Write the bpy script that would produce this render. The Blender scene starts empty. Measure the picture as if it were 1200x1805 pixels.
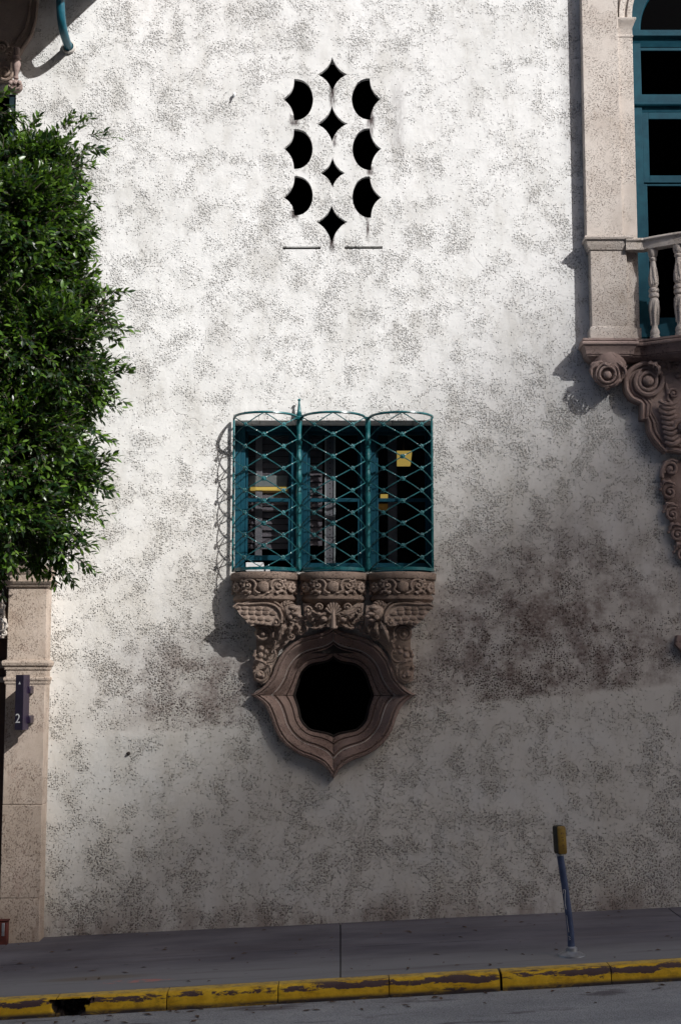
import bpy, bmesh, math, random
from math import sin, cos, pi, radians, sqrt, atan2, tan, asin, exp, hypot
from mathutils import Vector, Matrix, noise as mno
from mathutils.geometry import tessellate_polygon

R = random.Random(7)
SC = bpy.context.scene
COL = SC.collection

# ------------------------------------------------------------------ camera, sky, sun, exposure
FPX, PITCH, CD, CZ = 2507.0, radians(6.8), 13.5, 2.221
cd = bpy.data.cameras.new('camera')
cam = bpy.data.objects.new('camera', cd)
COL.objects.link(cam)
cam.location = (0, -CD, CZ)
cam.rotation_euler = (radians(90) + PITCH, 0, 0)
cd.sensor_fit = 'VERTICAL'
cd.sensor_height = 36
cd.lens = 50
cd.clip_end = 1500
SC.camera = cam

SUN = Vector((1.0, -1.0, 1.0)).normalized()          # direction towards the sun
world = bpy.data.worlds.new('World')
SC.world = world
world.use_nodes = True
wn = world.node_tree.nodes
sky = wn.new('ShaderNodeTexSky')
sky.sky_type = 'NISHITA'
sky.sun_disc = False
sky.air_density = 0.7
sky.dust_density = 3.0
sky.ozone_density = 0.3
sky.sun_elevation = asin(SUN.z)
sky.sun_rotation = atan2(SUN.x, SUN.y)
wn['Background'].inputs['Strength'].default_value = 0.092
world.node_tree.links.new(sky.outputs[0], wn['Background'].inputs['Color'])

sl = bpy.data.lights.new('sun', 'SUN')
sl.energy = 4.0
sl.angle = radians(0.6)
sl.color = (1.0, 0.985, 0.96)
so = bpy.data.objects.new('sun', sl)
COL.objects.link(so)
so.rotation_euler = SUN.to_track_quat('Z', 'Y').to_euler()
so.location = (20, -20, 30)

SC.view_settings.view_transform = 'Standard'
SC.view_settings.look = 'None'
SC.view_settings.exposure = 0.36
SC.view_settings.gamma = 1.0
SC.render.film_transparent = False

# ------------------------------------------------------------------ helpers
def W(px, py, Y=0.0):
    """point at depth plane y=Y seen at photo pixel (px, py)"""
    u = (px - 600) / FPX
    v = (902.5 - py) / FPX
    yd = cos(PITCH) - sin(PITCH) * v
    zd = sin(PITCH) + cos(PITCH) * v
    t = (Y + CD) / yd
    return Vector((u * t, Y, CZ + zd * t))

SLX = 0.046
SLK = 0.056                                              # the kerb line climbs a little faster than the wall base
def gz(x, y=0.0):                                        # pavement surface
    return 0.01 + SLX * x + 0.02 * y + (SLK - SLX) * max(-9, min(9, x)) * max(0.0, -y) / 2.22

def tag(o, label=None, cat=None, group=None, kind=None):
    if label: o['label'] = label
    if cat: o['category'] = cat
    if group: o['group'] = group
    if kind: o['kind'] = kind
    return o

def wloc(o):
    v = Vector((0, 0, 0))
    while o:
        v += o.location
        o = o.parent
    return v

def thing(name, loc, label, cat, group=None, kind='thing'):
    o = bpy.data.objects.new(name, None)
    o.empty_display_size = 0.1
    COL.objects.link(o)
    o.location = loc
    return tag(o, label, cat, group, kind)

def empty(name, parent, loc):
    o = bpy.data.objects.new(name, None)
    o.empty_display_size = 0.05
    COL.objects.link(o)
    o.parent = parent
    o.location = Vector(loc) - wloc(parent)
    return o

def dup(o, parent, loc=None, rotz=None):
    c = o.copy()
    COL.objects.link(c)
    c.parent = parent
    if loc is not None: c.location = loc
    if rotz is not None: c.rotation_euler = (0, 0, rotz)
    return c

class MB:
    def __init__(s): s.v = []; s.f = []
    def add(s, vs, fs):
        b = len(s.v)
        s.v += [Vector(p) for p in vs]
        s.f += [tuple(i + b for i in f) for f in fs]
        return s
    def box(s, x0, x1, y0, y1, z0, z1):
        v = [(x, y, z) for z in (z0, z1) for y in (y0, y1) for x in (x0, x1)]
        return s.add(v, [(0, 2, 3, 1), (4, 5, 7, 6), (0, 1, 5, 4), (2, 6, 7, 3), (0, 4, 6, 2), (1, 3, 7, 5)])
    def prism(s, poly, y0, y1):
        """poly of (x,z), front at y0 (towards camera), back y1"""
        a = sum(poly[i][0] * poly[(i + 1) % len(poly)][1] - poly[(i + 1) % len(poly)][0] * poly[i][1] for i in range(len(poly)))
        if a < 0: poly = poly[::-1]
        n = len(poly)
        tri = tessellate_polygon([[Vector((p[0], p[1], 0)) for p in poly]])
        v = [(p[0], y0, p[1]) for p in poly] + [(p[0], y1, p[1]) for p in poly]
        f = []
        for t in tri:
            A, B, C_ = [poly[i] for i in t]
            cr = (B[0] - A[0]) * (C_[1] - A[1]) - (B[1] - A[1]) * (C_[0] - A[0])
            t = tuple(t) if cr > 0 else tuple(t[::-1])
            f.append(t); f.append(tuple(i + n for i in t[::-1]))
        for i in range(n):
            j = (i + 1) % n
            f.append((i, i + n, j + n, j))
        return s.add(v, f)
    def loft(s, rings, closed=True, cap=True):
        n = len(rings[0])
        v = [p for r in rings for p in r]
        f = []
        m = n if closed else n - 1
        for k in range(len(rings) - 1):
            for i in range(m):
                j = (i + 1) % n
                f.append((k * n + i, k * n + j, (k + 1) * n + j, (k + 1) * n + i))
        if cap:
            f.append(tuple(range(n - 1, -1, -1)))
            f.append(tuple((len(rings) - 1) * n + i for i in range(n)))
        return s.add(v, f)
    def tube(s, pts, r, n=8, ref=None, flat=1.0, twist=0.0, square=False):
        """sweep of a round (or square) section; ref = fixed normal for planar sweeps, flat = height/width"""
        pts = [Vector(p) for p in pts]
        N = len(pts)
        rr = r if isinstance(r, (list, tuple)) else [r] * N
        rings = []
        prev = None
        L = 0.0
        for i, p in enumerate(pts):
            t = pts[min(i + 1, N - 1)] - pts[max(i - 1, 0)]
            if t.length < 1e-9: t = Vector((0, 0, 1))
            t.normalize()
            if i: L += (p - pts[i - 1]).length
            if ref is not None:
                nn = Vector(ref)
                nn = nn - t * nn.dot(t)
                if nn.length < 1e-4: nn = t.orthogonal()
            elif prev is None:
                nn = t.orthogonal()
            else:
                nn = prev - t * prev.dot(t)
                if nn.length < 1e-4: nn = t.orthogonal()
            nn.normalize(); prev = nn
            b = t.cross(nn)
            ring = []
            for k in range(n):
                a = 2 * pi * k / n + twist * L + (pi / 4 if square else 0)
                q = 1.0
                ring.append(p + b * (cos(a) * rr[i] * q) + nn * (sin(a) * rr[i] * flat))
            rings.append(ring)
        return s.loft(rings)
    def ell(s, c, r, n=10):
        c = Vector(c)
        if not isinstance(r, (tuple, list)): r = (r, r, r)
        m = max(5, n // 2 + 1)
        rings = []
        for i in range(m + 1):
            th = pi * i / m
            q = max(sin(th), 0.02)
            rings.append([c + Vector((r[0] * q * cos(2 * pi * k / n), r[1] * q * sin(2 * pi * k / n), -r[2] * cos(th))) for k in range(n)])
        return s.loft(rings)
    def lathe(s, prof, c, n=18, axis='z'):
        c = Vector(c)
        rings = []
        for (r, z) in prof:
            ring = []
            for k in range(n):
                a = 2 * pi * k / n
                if axis == 'z': ring.append(c + Vector((r * cos(a), r * sin(a), z)))
                else: ring.append(c + Vector((r * cos(a), -z, r * sin(a))))     # axis towards camera
            rings.append(ring)
        return s.loft(rings)
    def band(s, x0, x1, yf, prof, yb=0.02):
        """moulded course round three sides of a pier: prof = [(out, z)] from bottom to top"""
        rings = []
        for (o, z) in prof:
            rings.append([(x0 - o, yb, z), (x0 - o, yf - o, z), (x1 + o, yf - o, z), (x1 + o, yb, z)])
        return s.loft(rings)
    def map(s, fn):
        s.v = [Vector(fn(p)) for p in s.v]
        return s
    def mirror(s, xc):
        n = len(s.v)
        v = [Vector((2 * xc - p.x, p.y, p.z)) for p in s.v]
        f = [tuple(i + n for i in q[::-1]) for q in s.f]
        s.v += v; s.f += f
        return s
    def build(s, name, mat, parent=None, bevel=0.0, smooth=True, ang=35, fix=True, origin=None):
        c = Vector(origin) if origin is not None else (sum(s.v, Vector()) / max(1, len(s.v)))
        me = bpy.data.meshes.new(name)
        me.from_pydata([p - c for p in s.v], [], s.f)
        if fix:
            bm = bmesh.new(); bm.from_mesh(me)
            bmesh.ops.recalc_face_normals(bm, faces=bm.faces)
            bm.to_mesh(me); bm.free()
        me.materials.append(mat)
        if smooth:
            me.polygons.foreach_set('use_smooth', [True] * len(me.polygons))
            me.set_sharp_from_angle(angle=radians(ang))
        me.update()
        o = bpy.data.objects.new(name, me)
        COL.objects.link(o)
        if parent is not None:
            o.parent = parent
            o.location = c - wloc(parent)
        else:
            o.location = c
        if bevel:
            m = o.modifiers.new('soft_edge', 'BEVEL')
            m.width = bevel; m.segments = 2; m.limit_method = 'ANGLE'; m.angle_limit = radians(40)
        return o

def catmull(P, n):
    """n samples per segment through P"""
    P = [Vector(p) for p in P]
    out = []
    for i in range(len(P) - 1):
        p0 = P[i - 1] if i else P[i] * 2 - P[i + 1]
        p1, p2 = P[i], P[i + 1]
        p3 = P[i + 2] if i + 2 < len(P) else P[i + 1] * 2 - P[i]
        for k in range(n):
            t = k / n
            out.append(0.5 * (2 * p1 + (p2 - p0) * t + (2 * p0 - 5 * p1 + 4 * p2 - p3) * t * t + (3 * p1 - p0 - 3 * p2 + p3) * t ** 3))
    out.append(P[-1])
    return out

def resample(P, n):
    L = [0.0]
    for a, b in zip(P, P[1:]): L.append(L[-1] + (b - a).length)
    out = []; j = 0
    for k in range(n):
        d = L[-1] * k / (n - 1)
        while j < len(L) - 2 and L[j + 1] < d: j += 1
        t = (d - L[j]) / max(1e-9, L[j + 1] - L[j])
        out.append(P[j].lerp(P[j + 1], t))
    return out

def spiral_px(cx, cy, r0, turns, a0=0.0, direc=1, r1=0.12, n=40):
    """pixel spiral, from outside in"""
    pts = []
    for i in range(n + 1):
        t = i / n
        r = r0 * ((1 - t) + r1 * t)
        a = a0 + direc * turns * 2 * pi * t
        pts.append((cx + r * cos(a), cy + r * sin(a)))
    return pts

def swp(mb, pxpts, rpx, Y, flat=1.0, n=8, taper=None, lift=0.0, lobes=0, la=0.25):
    """relief sweep following photo pixels on plane Y; rpx radius in pixels"""
    pts = []; rr = []
    N = len(pxpts)
    for i, q in enumerate(pxpts):
        t = i / max(1, N - 1)
        y = Y - lift * sin(pi * t)
        p = W(q[0], q[1], y)
        pts.append(p)
        r = rpx if taper is None else rpx * ((1 - t) * taper[0] + t * taper[1])
        if lobes: r *= 1 + la * sin(2 * pi * lobes * t) - 0.6 * (2 * t - 1) ** 4
        rr.append(max(r, 0.3) * (Y + CD) / FPX)
    mb.tube(pts, rr, n=n, ref=(0, -1, 0), flat=flat)

def blob(mb, px, py, r, Y, ry=None, n=10):
    k = (Y + CD) / FPX
    rx, rz = r if isinstance(r, tuple) else (r, r)
    mb.ell(W(px, py, Y), (rx * k, (ry if ry is not None else min(rx, rz)) * k, rz * k), n=n)

def volute(mb, cx, cy, r, Y, turns=1.6, a0=0.0, direc=1, thick=0.22, eye=True):
    swp(mb, spiral_px(cx, cy, r * (1 - thick * .6), turns, a0, direc), r * thick, Y, flat=1.2, taper=(1.0, .75))
    if eye: blob(mb, cx, cy, r * .24, Y - .012)

def leafy(mb, pts, w, Y, lift=.03, lobes=4, flat=.6):
    P = [(p.x, p.y) for p in catmull([Vector((a, b, 0)) for a, b in pts], 6)]
    swp(mb, P, w, Y, flat=flat, lobes=lobes, lift=lift, taper=(1, .45))
    swp(mb, P, w * .22, Y - w * flat * (Y + CD) / FPX * .9, flat=1, lift=lift, taper=(1, .5), n=6)

# ------------------------------------------------------------------ materials
class NT:
    def __init__(s, name):
        s.m = bpy.data.materials.new(name)
        s.m.use_nodes = True
        s.t = s.m.node_tree
        s.b = s.t.nodes['Principled BSDF']
        s.g = None
    def n(s, ty, **kw):
        x = s.t.nodes.new(ty)
        for k, v in kw.items(): setattr(x, k, v)
        return x
    def L(s, a, b): s.t.links.new(a, b)
    def put(s, sock, v):
        if isinstance(v, (int, float)): sock.default_value = v
        elif isinstance(v, tuple): sock.default_value = v if len(v) == len(sock.default_value) else (*v, 1.0)
        else: s.L(v, sock)
    def pos(s):
        if s.g is None: s.g = s.n('ShaderNodeNewGeometry')
        return s.g.outputs['Position']
    def obj(s): return s.n('ShaderNodeTexCoord').outputs['Object']
    def rnd(s): return s.n('ShaderNodeObjectInfo').outputs['Random']
    def vec(s, v, mul=(1, 1, 1), add=(0, 0, 0)):
        x = s.n('ShaderNodeVectorMath', operation='MULTIPLY_ADD')
        s.L(v, x.inputs[0]); x.inputs[1].default_value = mul; x.inputs[2].default_value = add
        return x.outputs[0]
    def vadd(s, a, b):
        x = s.n('ShaderNodeVectorMath', operation='ADD')
        s.put(x.inputs[0], a); s.put(x.inputs[1], b)
        return x.outputs[0]
    def xyz(s, v):
        x = s.n('ShaderNodeSeparateXYZ'); s.L(v, x.inputs[0]); return x.outputs
    def noise(s, v, scale, detail=3.0, rough=.55, dist=0.0, out=0):
        x = s.n('ShaderNodeTexNoise')
        s.L(v, x.inputs['Vector'])
        x.inputs['Scale'].default_value = scale; x.inputs['Detail'].default_value = detail
        x.inputs['Roughness'].default_value = rough; x.inputs['Distortion'].default_value = dist
        return x.outputs[out]
    def vor(s, v, scale, feature='F1', rand=1.0):
        x = s.n('ShaderNodeTexVoronoi', feature=feature)
        s.L(v, x.inputs['Vector']); x.inputs['Scale'].default_value = scale
        x.inputs['Randomness'].default_value = rand
        return x
    def m_(s, op, a, b=0.0, c=None, clamp=False):
        x = s.n('ShaderNodeMath', operation=op, use_clamp=clamp)
        s.put(x.inputs[0], a); s.put(x.inputs[1], b)
        if c is not None: s.put(x.inputs[2], c)
        return x.outputs[0]
    def ss(s, v, a, b, lo=0.0, hi=1.0):
        x = s.n('ShaderNodeMapRange', interpolation_type='SMOOTHSTEP')
        s.put(x.inputs['Value'], v)
        s.put(x.inputs['From Min'], a); s.put(x.inputs['From Max'], b)
        s.put(x.inputs['To Min'], lo); s.put(x.inputs['To Max'], hi)
        return x.outputs[0]
    def mix(s, f, a, b, mode='MIX'):
        x = s.n('ShaderNodeMix', data_type='RGBA', blend_type=mode)
        s.put(x.inputs['Factor'], f); s.put(x.inputs['A'] if False else x.inputs[6], a); s.put(x.inputs[7], b)
        return x.outputs[2]
    def bump(s, h, strength=1.0, dist=0.01, normal=None):
        x = s.n('ShaderNodeBump')
        x.inputs['Strength'].default_value = strength; x.inputs['Distance'].default_value = dist
        s.put(x.inputs['Height'], h)
        if normal is not None: s.L(normal, x.inputs['Normal'])
        return x.outputs[0]
    def out(s, col=None, rough=None, nrm=None, **kw):
        if col is not None: s.put(s.b.inputs['Base Color'], col)
        if rough is not None: s.put(s.b.inputs['Roughness'], rough)
        if nrm is not None: s.L(nrm, s.b.inputs['Normal'])
        for k, v in kw.items(): s.put(s.b.inputs[k.replace('_', ' ')], v)
        return s.m

def m_stucco():
    t = NT('stucco')
    p = t.pos()
    x, y, z = t.xyz(p)[0], t.xyz(p)[1], t.xyz(p)[2]
    # where the coat is worn into pits
    big = t.noise(p, .55, 2, .5)
    pn = t.noise(p, 3.9, 4.5, .60, .3)
    low = t.ss(z, 1.5, .2)
    # dirt field on the lower right and left of the corbel (a band above the repainted base)
    dx = t.m_('DIVIDE', t.m_('SUBTRACT', x, 2.05), 2.0)
    dz = t.m_('DIVIDE', t.m_('SUBTRACT', z, 2.55), 1.55)
    dA = t.ss(t.m_('SQRT', t.m_('ADD', t.m_('MULTIPLY', dx, dx), t.m_('MULTIPLY', dz, dz))), 1.0, .25)
    dx2 = t.m_('DIVIDE', t.m_('SUBTRACT', x, -1.3), 1.25)
    dz2 = t.m_('DIVIDE', t.m_('SUBTRACT', z, 2.15), .75)
    dB = t.m_('MULTIPLY', t.ss(t.m_('SQRT', t.m_('ADD', t.m_('MULTIPLY', dx2, dx2), t.m_('MULTIPLY', dz2, dz2))), 1.0, .2), .8)
    zl = t.m_('ADD', z, t.m_('ADD', t.m_('MULTIPLY', x, -.09), t.m_('MULTIPLY', t.noise(p, 3.0, 2), -.16)))
    above = t.ss(zl, 1.80, 1.87)
    dirt = t.m_('MULTIPLY', t.m_('MAXIMUM', dA, dB), above)
    field = t.m_('ADD', pn, t.m_('MULTIPLY', t.m_('SUBTRACT', big, .5), .35))
    field = t.m_('ADD', field, t.m_('ADD', t.m_('MULTIPLY', low, .05), t.m_('MULTIPLY', dirt, .07)))
    wear_shade = t.ss(field, .38, .68)
    # pits
    dv = t.n('ShaderNodeVectorMath', operation='MULTIPLY_ADD')
    t.L(t.noise(p, 22, 2, .5, 0, 1), dv.inputs[0]); dv.inputs[1].default_value = (.016, .016, .016); t.L(p, dv.inputs[2])
    qo = t.xyz(dv.outputs[0])
    cq = t.n('ShaderNodeCombineXYZ')
    t.L(qo[0], cq.inputs[0]); t.L(qo[2], cq.inputs[1])
    q = cq.outputs[0]
    v1 = t.vor(q, 47); v1.voronoi_dimensions = '2D'
    v2 = t.vor(t.vec(q, (1, 1, 1), (3.1, 1.7, 5.2)), 74); v2.voronoi_dimensions = '2D'
    def pit(v, a, b):
        rnd = t.xyz(v.outputs['Color'])
        keep = t.m_('LESS_THAN', rnd[0], t.m_('MULTIPLY_ADD', wear_shade, .85, .05))
        size = t.m_('MULTIPLY_ADD', rnd[1], .24, t.m_('MULTIPLY_ADD', wear_shade, .14, a - .12))
        d = t.m_('SUBTRACT', size, v.outputs['Distance'])
        return t.m_('MULTIPLY', t.ss(d, 0.0, b), keep)
    pits = t.m_('MAXIMUM', pit(v1, .23, .26), t.m_('MULTIPLY', pit(v2, .21, .28), .8))
    # colour
    tone = t.noise(p, 1.1, 4, .6)
    base = t.mix(t.ss(tone, .3, .72), (.73, .73, .72), (.82, .82, .815))
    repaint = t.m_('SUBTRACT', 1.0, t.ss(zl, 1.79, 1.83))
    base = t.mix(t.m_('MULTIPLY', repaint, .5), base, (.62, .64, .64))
    grime = t.noise(t.vec(p, (1, 1, .45)), 3.4, 5, .65)
    g1 = t.m_('MULTIPLY', t.ss(grime, .45, .72), .40)
    base = t.mix(g1, base, (.42, .40, .36))
    base = t.mix(t.m_('MULTIPLY', t.m_('MULTIPLY', wear_shade, t.ss(t.noise(p, 14, 4, .65), .3, .62)), t.ss(z, 5.5, 2.5, .22, .36)), base, (.34, .32, .285))
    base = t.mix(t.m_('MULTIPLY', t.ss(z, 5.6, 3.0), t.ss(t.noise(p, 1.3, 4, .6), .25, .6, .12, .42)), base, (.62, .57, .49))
    sm = t.m_('MULTIPLY', t.m_('MULTIPLY', t.ss(t.noise(p, 3.0, 6, .68), .40, .60), t.ss(t.noise(p, 30, 3, .6), .25, .60, .45, 1.0)), dirt)
    base = t.mix(t.m_('MULTIPLY', sm, .86), base, (.12, .072, .062))
    base = t.mix(t.m_('MULTIPLY', dirt, .30), base, (.30, .26, .24))
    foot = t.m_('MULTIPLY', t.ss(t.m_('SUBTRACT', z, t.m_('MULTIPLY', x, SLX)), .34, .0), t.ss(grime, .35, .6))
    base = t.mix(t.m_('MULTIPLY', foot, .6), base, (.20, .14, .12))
    # streaks washed down under the openings
    streak = None
    for (sx, sy0, sy1, wd) in ((585.5, 148, 198, 6), (585, 414, 450, 6), (519, 205, 226, 10), (653, 205, 232, 9), (652, 295, 312, 7), (648, 380, 430, 3), (655, 160, 262, 3), (519, 372, 388, 9), (590, 240, 262, 4), (700, 180, 300, 16), (1003, 60, 330, 22)):
        a = W(sx, sy0); b = W(sx, sy1)
        w = wd / 186.0
        hx = t.ss(t.m_('ABSOLUTE', t.m_('SUBTRACT', x, a.x)), w * 1.3, w * .2)
        hz = t.m_('MULTIPLY', t.ss(z, b.z, a.z * .45 + b.z * .55), t.ss(z, a.z + (.35 if wd > 12 else .02), a.z))
        k = t.m_('MULTIPLY', hx, hz)
        if wd > 12: k = t.m_('MULTIPLY', k, .35)
        streak = k if streak is None else t.m_('MAXIMUM', streak, k)
    base = t.mix(t.m_('MULTIPLY', streak, t.ss(t.noise(t.vec(p, (1, 1, .3)), 45, 3), .3, .6, .35, .95)), base, (.06, .04, .04))
    # hairline cracks
    cr = t.vor(t.vadd(p, t.vec(t.noise(p, 3, 4, .6, 0, 1), (.35, .35, .35))), .8, 'DISTANCE_TO_EDGE')
    crk = t.m_('MULTIPLY', t.ss(cr.outputs['Distance'], .006, .001), t.ss(t.noise(p, .9, 1), .56, .66))
    base = t.mix(t.m_('MULTIPLY', crk, .22), base, (.2, .17, .15))
    pc = t.mix(t.m_('MAXIMUM', dirt, t.m_('MULTIPLY', low, .7)), (.15, .13, .11), (.075, .045, .04))
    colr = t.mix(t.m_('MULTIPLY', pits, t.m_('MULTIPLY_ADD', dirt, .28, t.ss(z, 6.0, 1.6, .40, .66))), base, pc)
    h = t.m_('ADD', t.m_('MULTIPLY', pits, -1.0), t.m_('MULTIPLY', t.m_('MULTIPLY', t.noise(p, 30, 3, .55), t.ss(wear_shade, 0, 1, .3, 1)), .5))
    h = t.m_('ADD', h, t.m_('MULTIPLY', crk, -.12))
    n1 = t.bump(t.noise(p, 5.5, 3, .5), .30, .035)
    return t.out(colr, .92, t.bump(h, 1.0, .013, n1), Specular_IOR_Level=.15)

def m_stone(name, c1, c2, pitc, pit_amt=.5, scale=1.0, streak=(1, 1, 2.6), stain=None, wear_shade=0.0):
    t = NT(name)
    p = t.pos()
    n1 = t.noise(p, 2.2 * scale, 5, .62)
    base = t.mix(t.ss(n1, .32, .7), c1, c2)
    # slanting travertine-like pits
    q = t.vec(p, streak)
    area = t.ss(t.noise(p, 3.2 * scale, 2, .5), .38, .54)
    pn = t.noise(q, 56 * scale, 3, .55, .5)
    pit = t.m_('MULTIPLY', t.ss(pn, .555, .63), t.m_('MULTIPLY_ADD', area, .9, .1))
    base = t.mix(t.m_('MULTIPLY', pit, pit_amt), base, pitc)
    if stain:
        s1 = t.ss(t.noise(t.vec(p, (1, 1, .5)), 4.0, 5, .65, 1.0), .52, .72)
        base = t.mix(t.m_('MULTIPLY', s1, stain[3]), base, stain[:3])
    if wear_shade:  # crevice shade and edge highlights painted by pointiness, mixed with wear
        pt = t.g.outputs['Pointiness']
        base = t.mix(t.m_('MULTIPLY', t.ss(pt, .50, .42), wear_shade), base, pitc)
        base = t.mix(t.m_('MULTIPLY', t.ss(pt, .53, .64), wear_shade * .7), base, tuple(min(.7, q * 1.6 + .06) for q in c2))
    h = t.m_('ADD', t.m_('MULTIPLY', pit, -1.0), t.m_('MULTIPLY', t.noise(p, 90, 3, .6), .35))
    return t.out(base, .88, t.bump(h, .9, .007), Specular_IOR_Level=.2)

def m_paint(name, c1, c2, rough=.38, chip=(.05, .06, .06), bump=.25, spec=.5):
    t = NT(name)
    p = t.pos()
    n1 = t.noise(p, 9, 4, .6)
    base = t.mix(t.ss(n1, .3, .7), c1, c2)
    ch = t.ss(t.noise(p, 38, 4, .7), .64, .70)
    base = t.mix(t.m_('MULTIPLY', ch, .6), base, chip)
    return t.out(base, t.ss(n1, .2, .8, rough - .06, rough + .12), t.bump(t.noise(p, 60, 3, .6), bump, .004), Specular_IOR_Level=spec)

def m_plain(name, c, rough=.7, var=.2, scale=12, bump=.2, **kw):
    t = NT(name)
    p = t.pos()
    n1 = t.noise(p, scale, 4, .6)
    d = tuple(q * (1 - var) for q in c)
    base = t.mix(t.ss(n1, .3, .7), d, c)
    return t.out(base, rough, t.bump(n1, bump, .004), **kw)

def m_glass(name, tint=(.75, .82, .82), refl=1.0):
    t = NT(name)
    nt = t.t
    nt.nodes.remove(t.b)
    out = [x for x in nt.nodes if x.type == 'OUTPUT_MATERIAL'][0]
    tr = t.n('ShaderNodeBsdfTransparent'); tr.inputs[0].default_value = (*tint, 1)
    gl = t.n('ShaderNodeBsdfGlossy'); gl.inputs['Roughness'].default_value = .02
    p = t.pos()
    bn = t.bump(t.noise(p, 3.0, 2), .06, .02)
    t.L(bn, gl.inputs['Normal'])
    fr = t.n('ShaderNodeFresnel'); fr.inputs['IOR'].default_value = 1.5
    mx = t.n('ShaderNodeMixShader')
    t.L(t.m_('MULTIPLY', fr.outputs[0], refl), mx.inputs[0])
    t.L(tr.outputs[0], mx.inputs[1]); t.L(gl.outputs[0], mx.inputs[2])
    t.L(mx.outputs[0], out.inputs['Surface'])
    return t.m

def m_pavement():
    t = NT('pavement_concrete')
    p = t.pos()
    x, y, z = t.xyz(p)[0], t.xyz(p)[1], t.xyz(p)[2]
    q = t.vec(p, (.35, 1, 1))
    n1 = t.noise(q, 2.2, 5, .65)
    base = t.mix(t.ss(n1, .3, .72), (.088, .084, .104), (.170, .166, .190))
    edge = t.ss(y, -1.25, -2.0)  # paler towards the kerb: brighter light there put into the colour
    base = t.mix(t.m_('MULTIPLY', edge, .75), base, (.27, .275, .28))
    lin = t.ss(t.noise(t.vec(p, (.12, 2.2, 1)), 3.0, 5, .7), .5, .68)
    base = t.mix(t.m_('MULTIPLY', lin, .45), base, (.085, .07, .075))
    spot = t.vor(t.vec(p, (.55, 1, 1)), 9)
    r = t.xyz(spot.outputs['Color'])
    sp = t.m_('MULTIPLY', t.m_('LESS_THAN', r[0], .3), t.ss(spot.outputs['Distance'], .16, .08))
    base = t.mix(t.m_('MULTIPLY', sp, .6), base, (.055, .045, .045))
    base = t.mix(t.m_('MULTIPLY', t.rnd(), .18), base, (.09, .08, .085))
    # old pink marking paint and a brown spill near the kerb
    a = t.m_('DIVIDE', t.m_('SUBTRACT', x, -1.62), .36)
    b = t.m_('DIVIDE', t.m_('SUBTRACT', y, -1.96), .06)
    e = t.m_('SQRT', t.m_('ADD', t.m_('MULTIPLY', a, a), t.m_('MULTIPLY', b, b)))
    pk = t.m_('MULTIPLY', t.ss(e, 1.0, .55), t.ss(t.noise(p, 9, 4, .7), .42, .6))
    base = t.mix(t.m_('MULTIPLY', pk, .8), base, (.52, .20, .17))
    a = t.m_('DIVIDE', t.m_('SUBTRACT', x, -1.95), .55)
    b = t.m_('DIVIDE', t.m_('SUBTRACT', y, -1.78), .10)
    e = t.m_('SQRT', t.m_('ADD', t.m_('MULTIPLY', a, a), t.m_('MULTIPLY', b, b)))
    base = t.mix(t.m_('MULTIPLY', t.ss(e, 1.0, .4), .45), base, (.15, .11, .055))
    h = t.m_('ADD', t.noise(t.vec(p, (.5, 1, 1)), 60, 4, .6), t.m_('MULTIPLY', t.noise(q, 9, 3), .8))
    return t.out(base, .8, t.bump(h, .5, .006), Specular_IOR_Level=.3)

def m_asphalt():
    t = NT('road_asphalt')
    p = t.pos()
    n1 = t.noise(t.vec(p, (.5, 1, 1)), 2.2, 5, .65)
    base = t.mix(t.ss(n1, .3, .7), (.23, .24, .25), (.35, .36, .37))
    v = t.vor(p, 95)
    base = t.mix(t.ss(v.outputs['Distance'], .2, .6), t.mix(t.xyz(v.outputs['Color'])[0], (.10, .10, .105), (.40, .41, .42)), base)
    oil = t.ss(t.noise(t.vec(p, (.55, 1.7, 1), (4.3, .2, 0)), 1.9, 4, .6), .56, .66)
    base = t.mix(t.m_('MULTIPLY', oil, .7), base, (.06, .045, .055))
    return t.out(base, .85, t.bump(v.outputs['Distance'], .7, .006), Specular_IOR_Level=.3)

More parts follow.
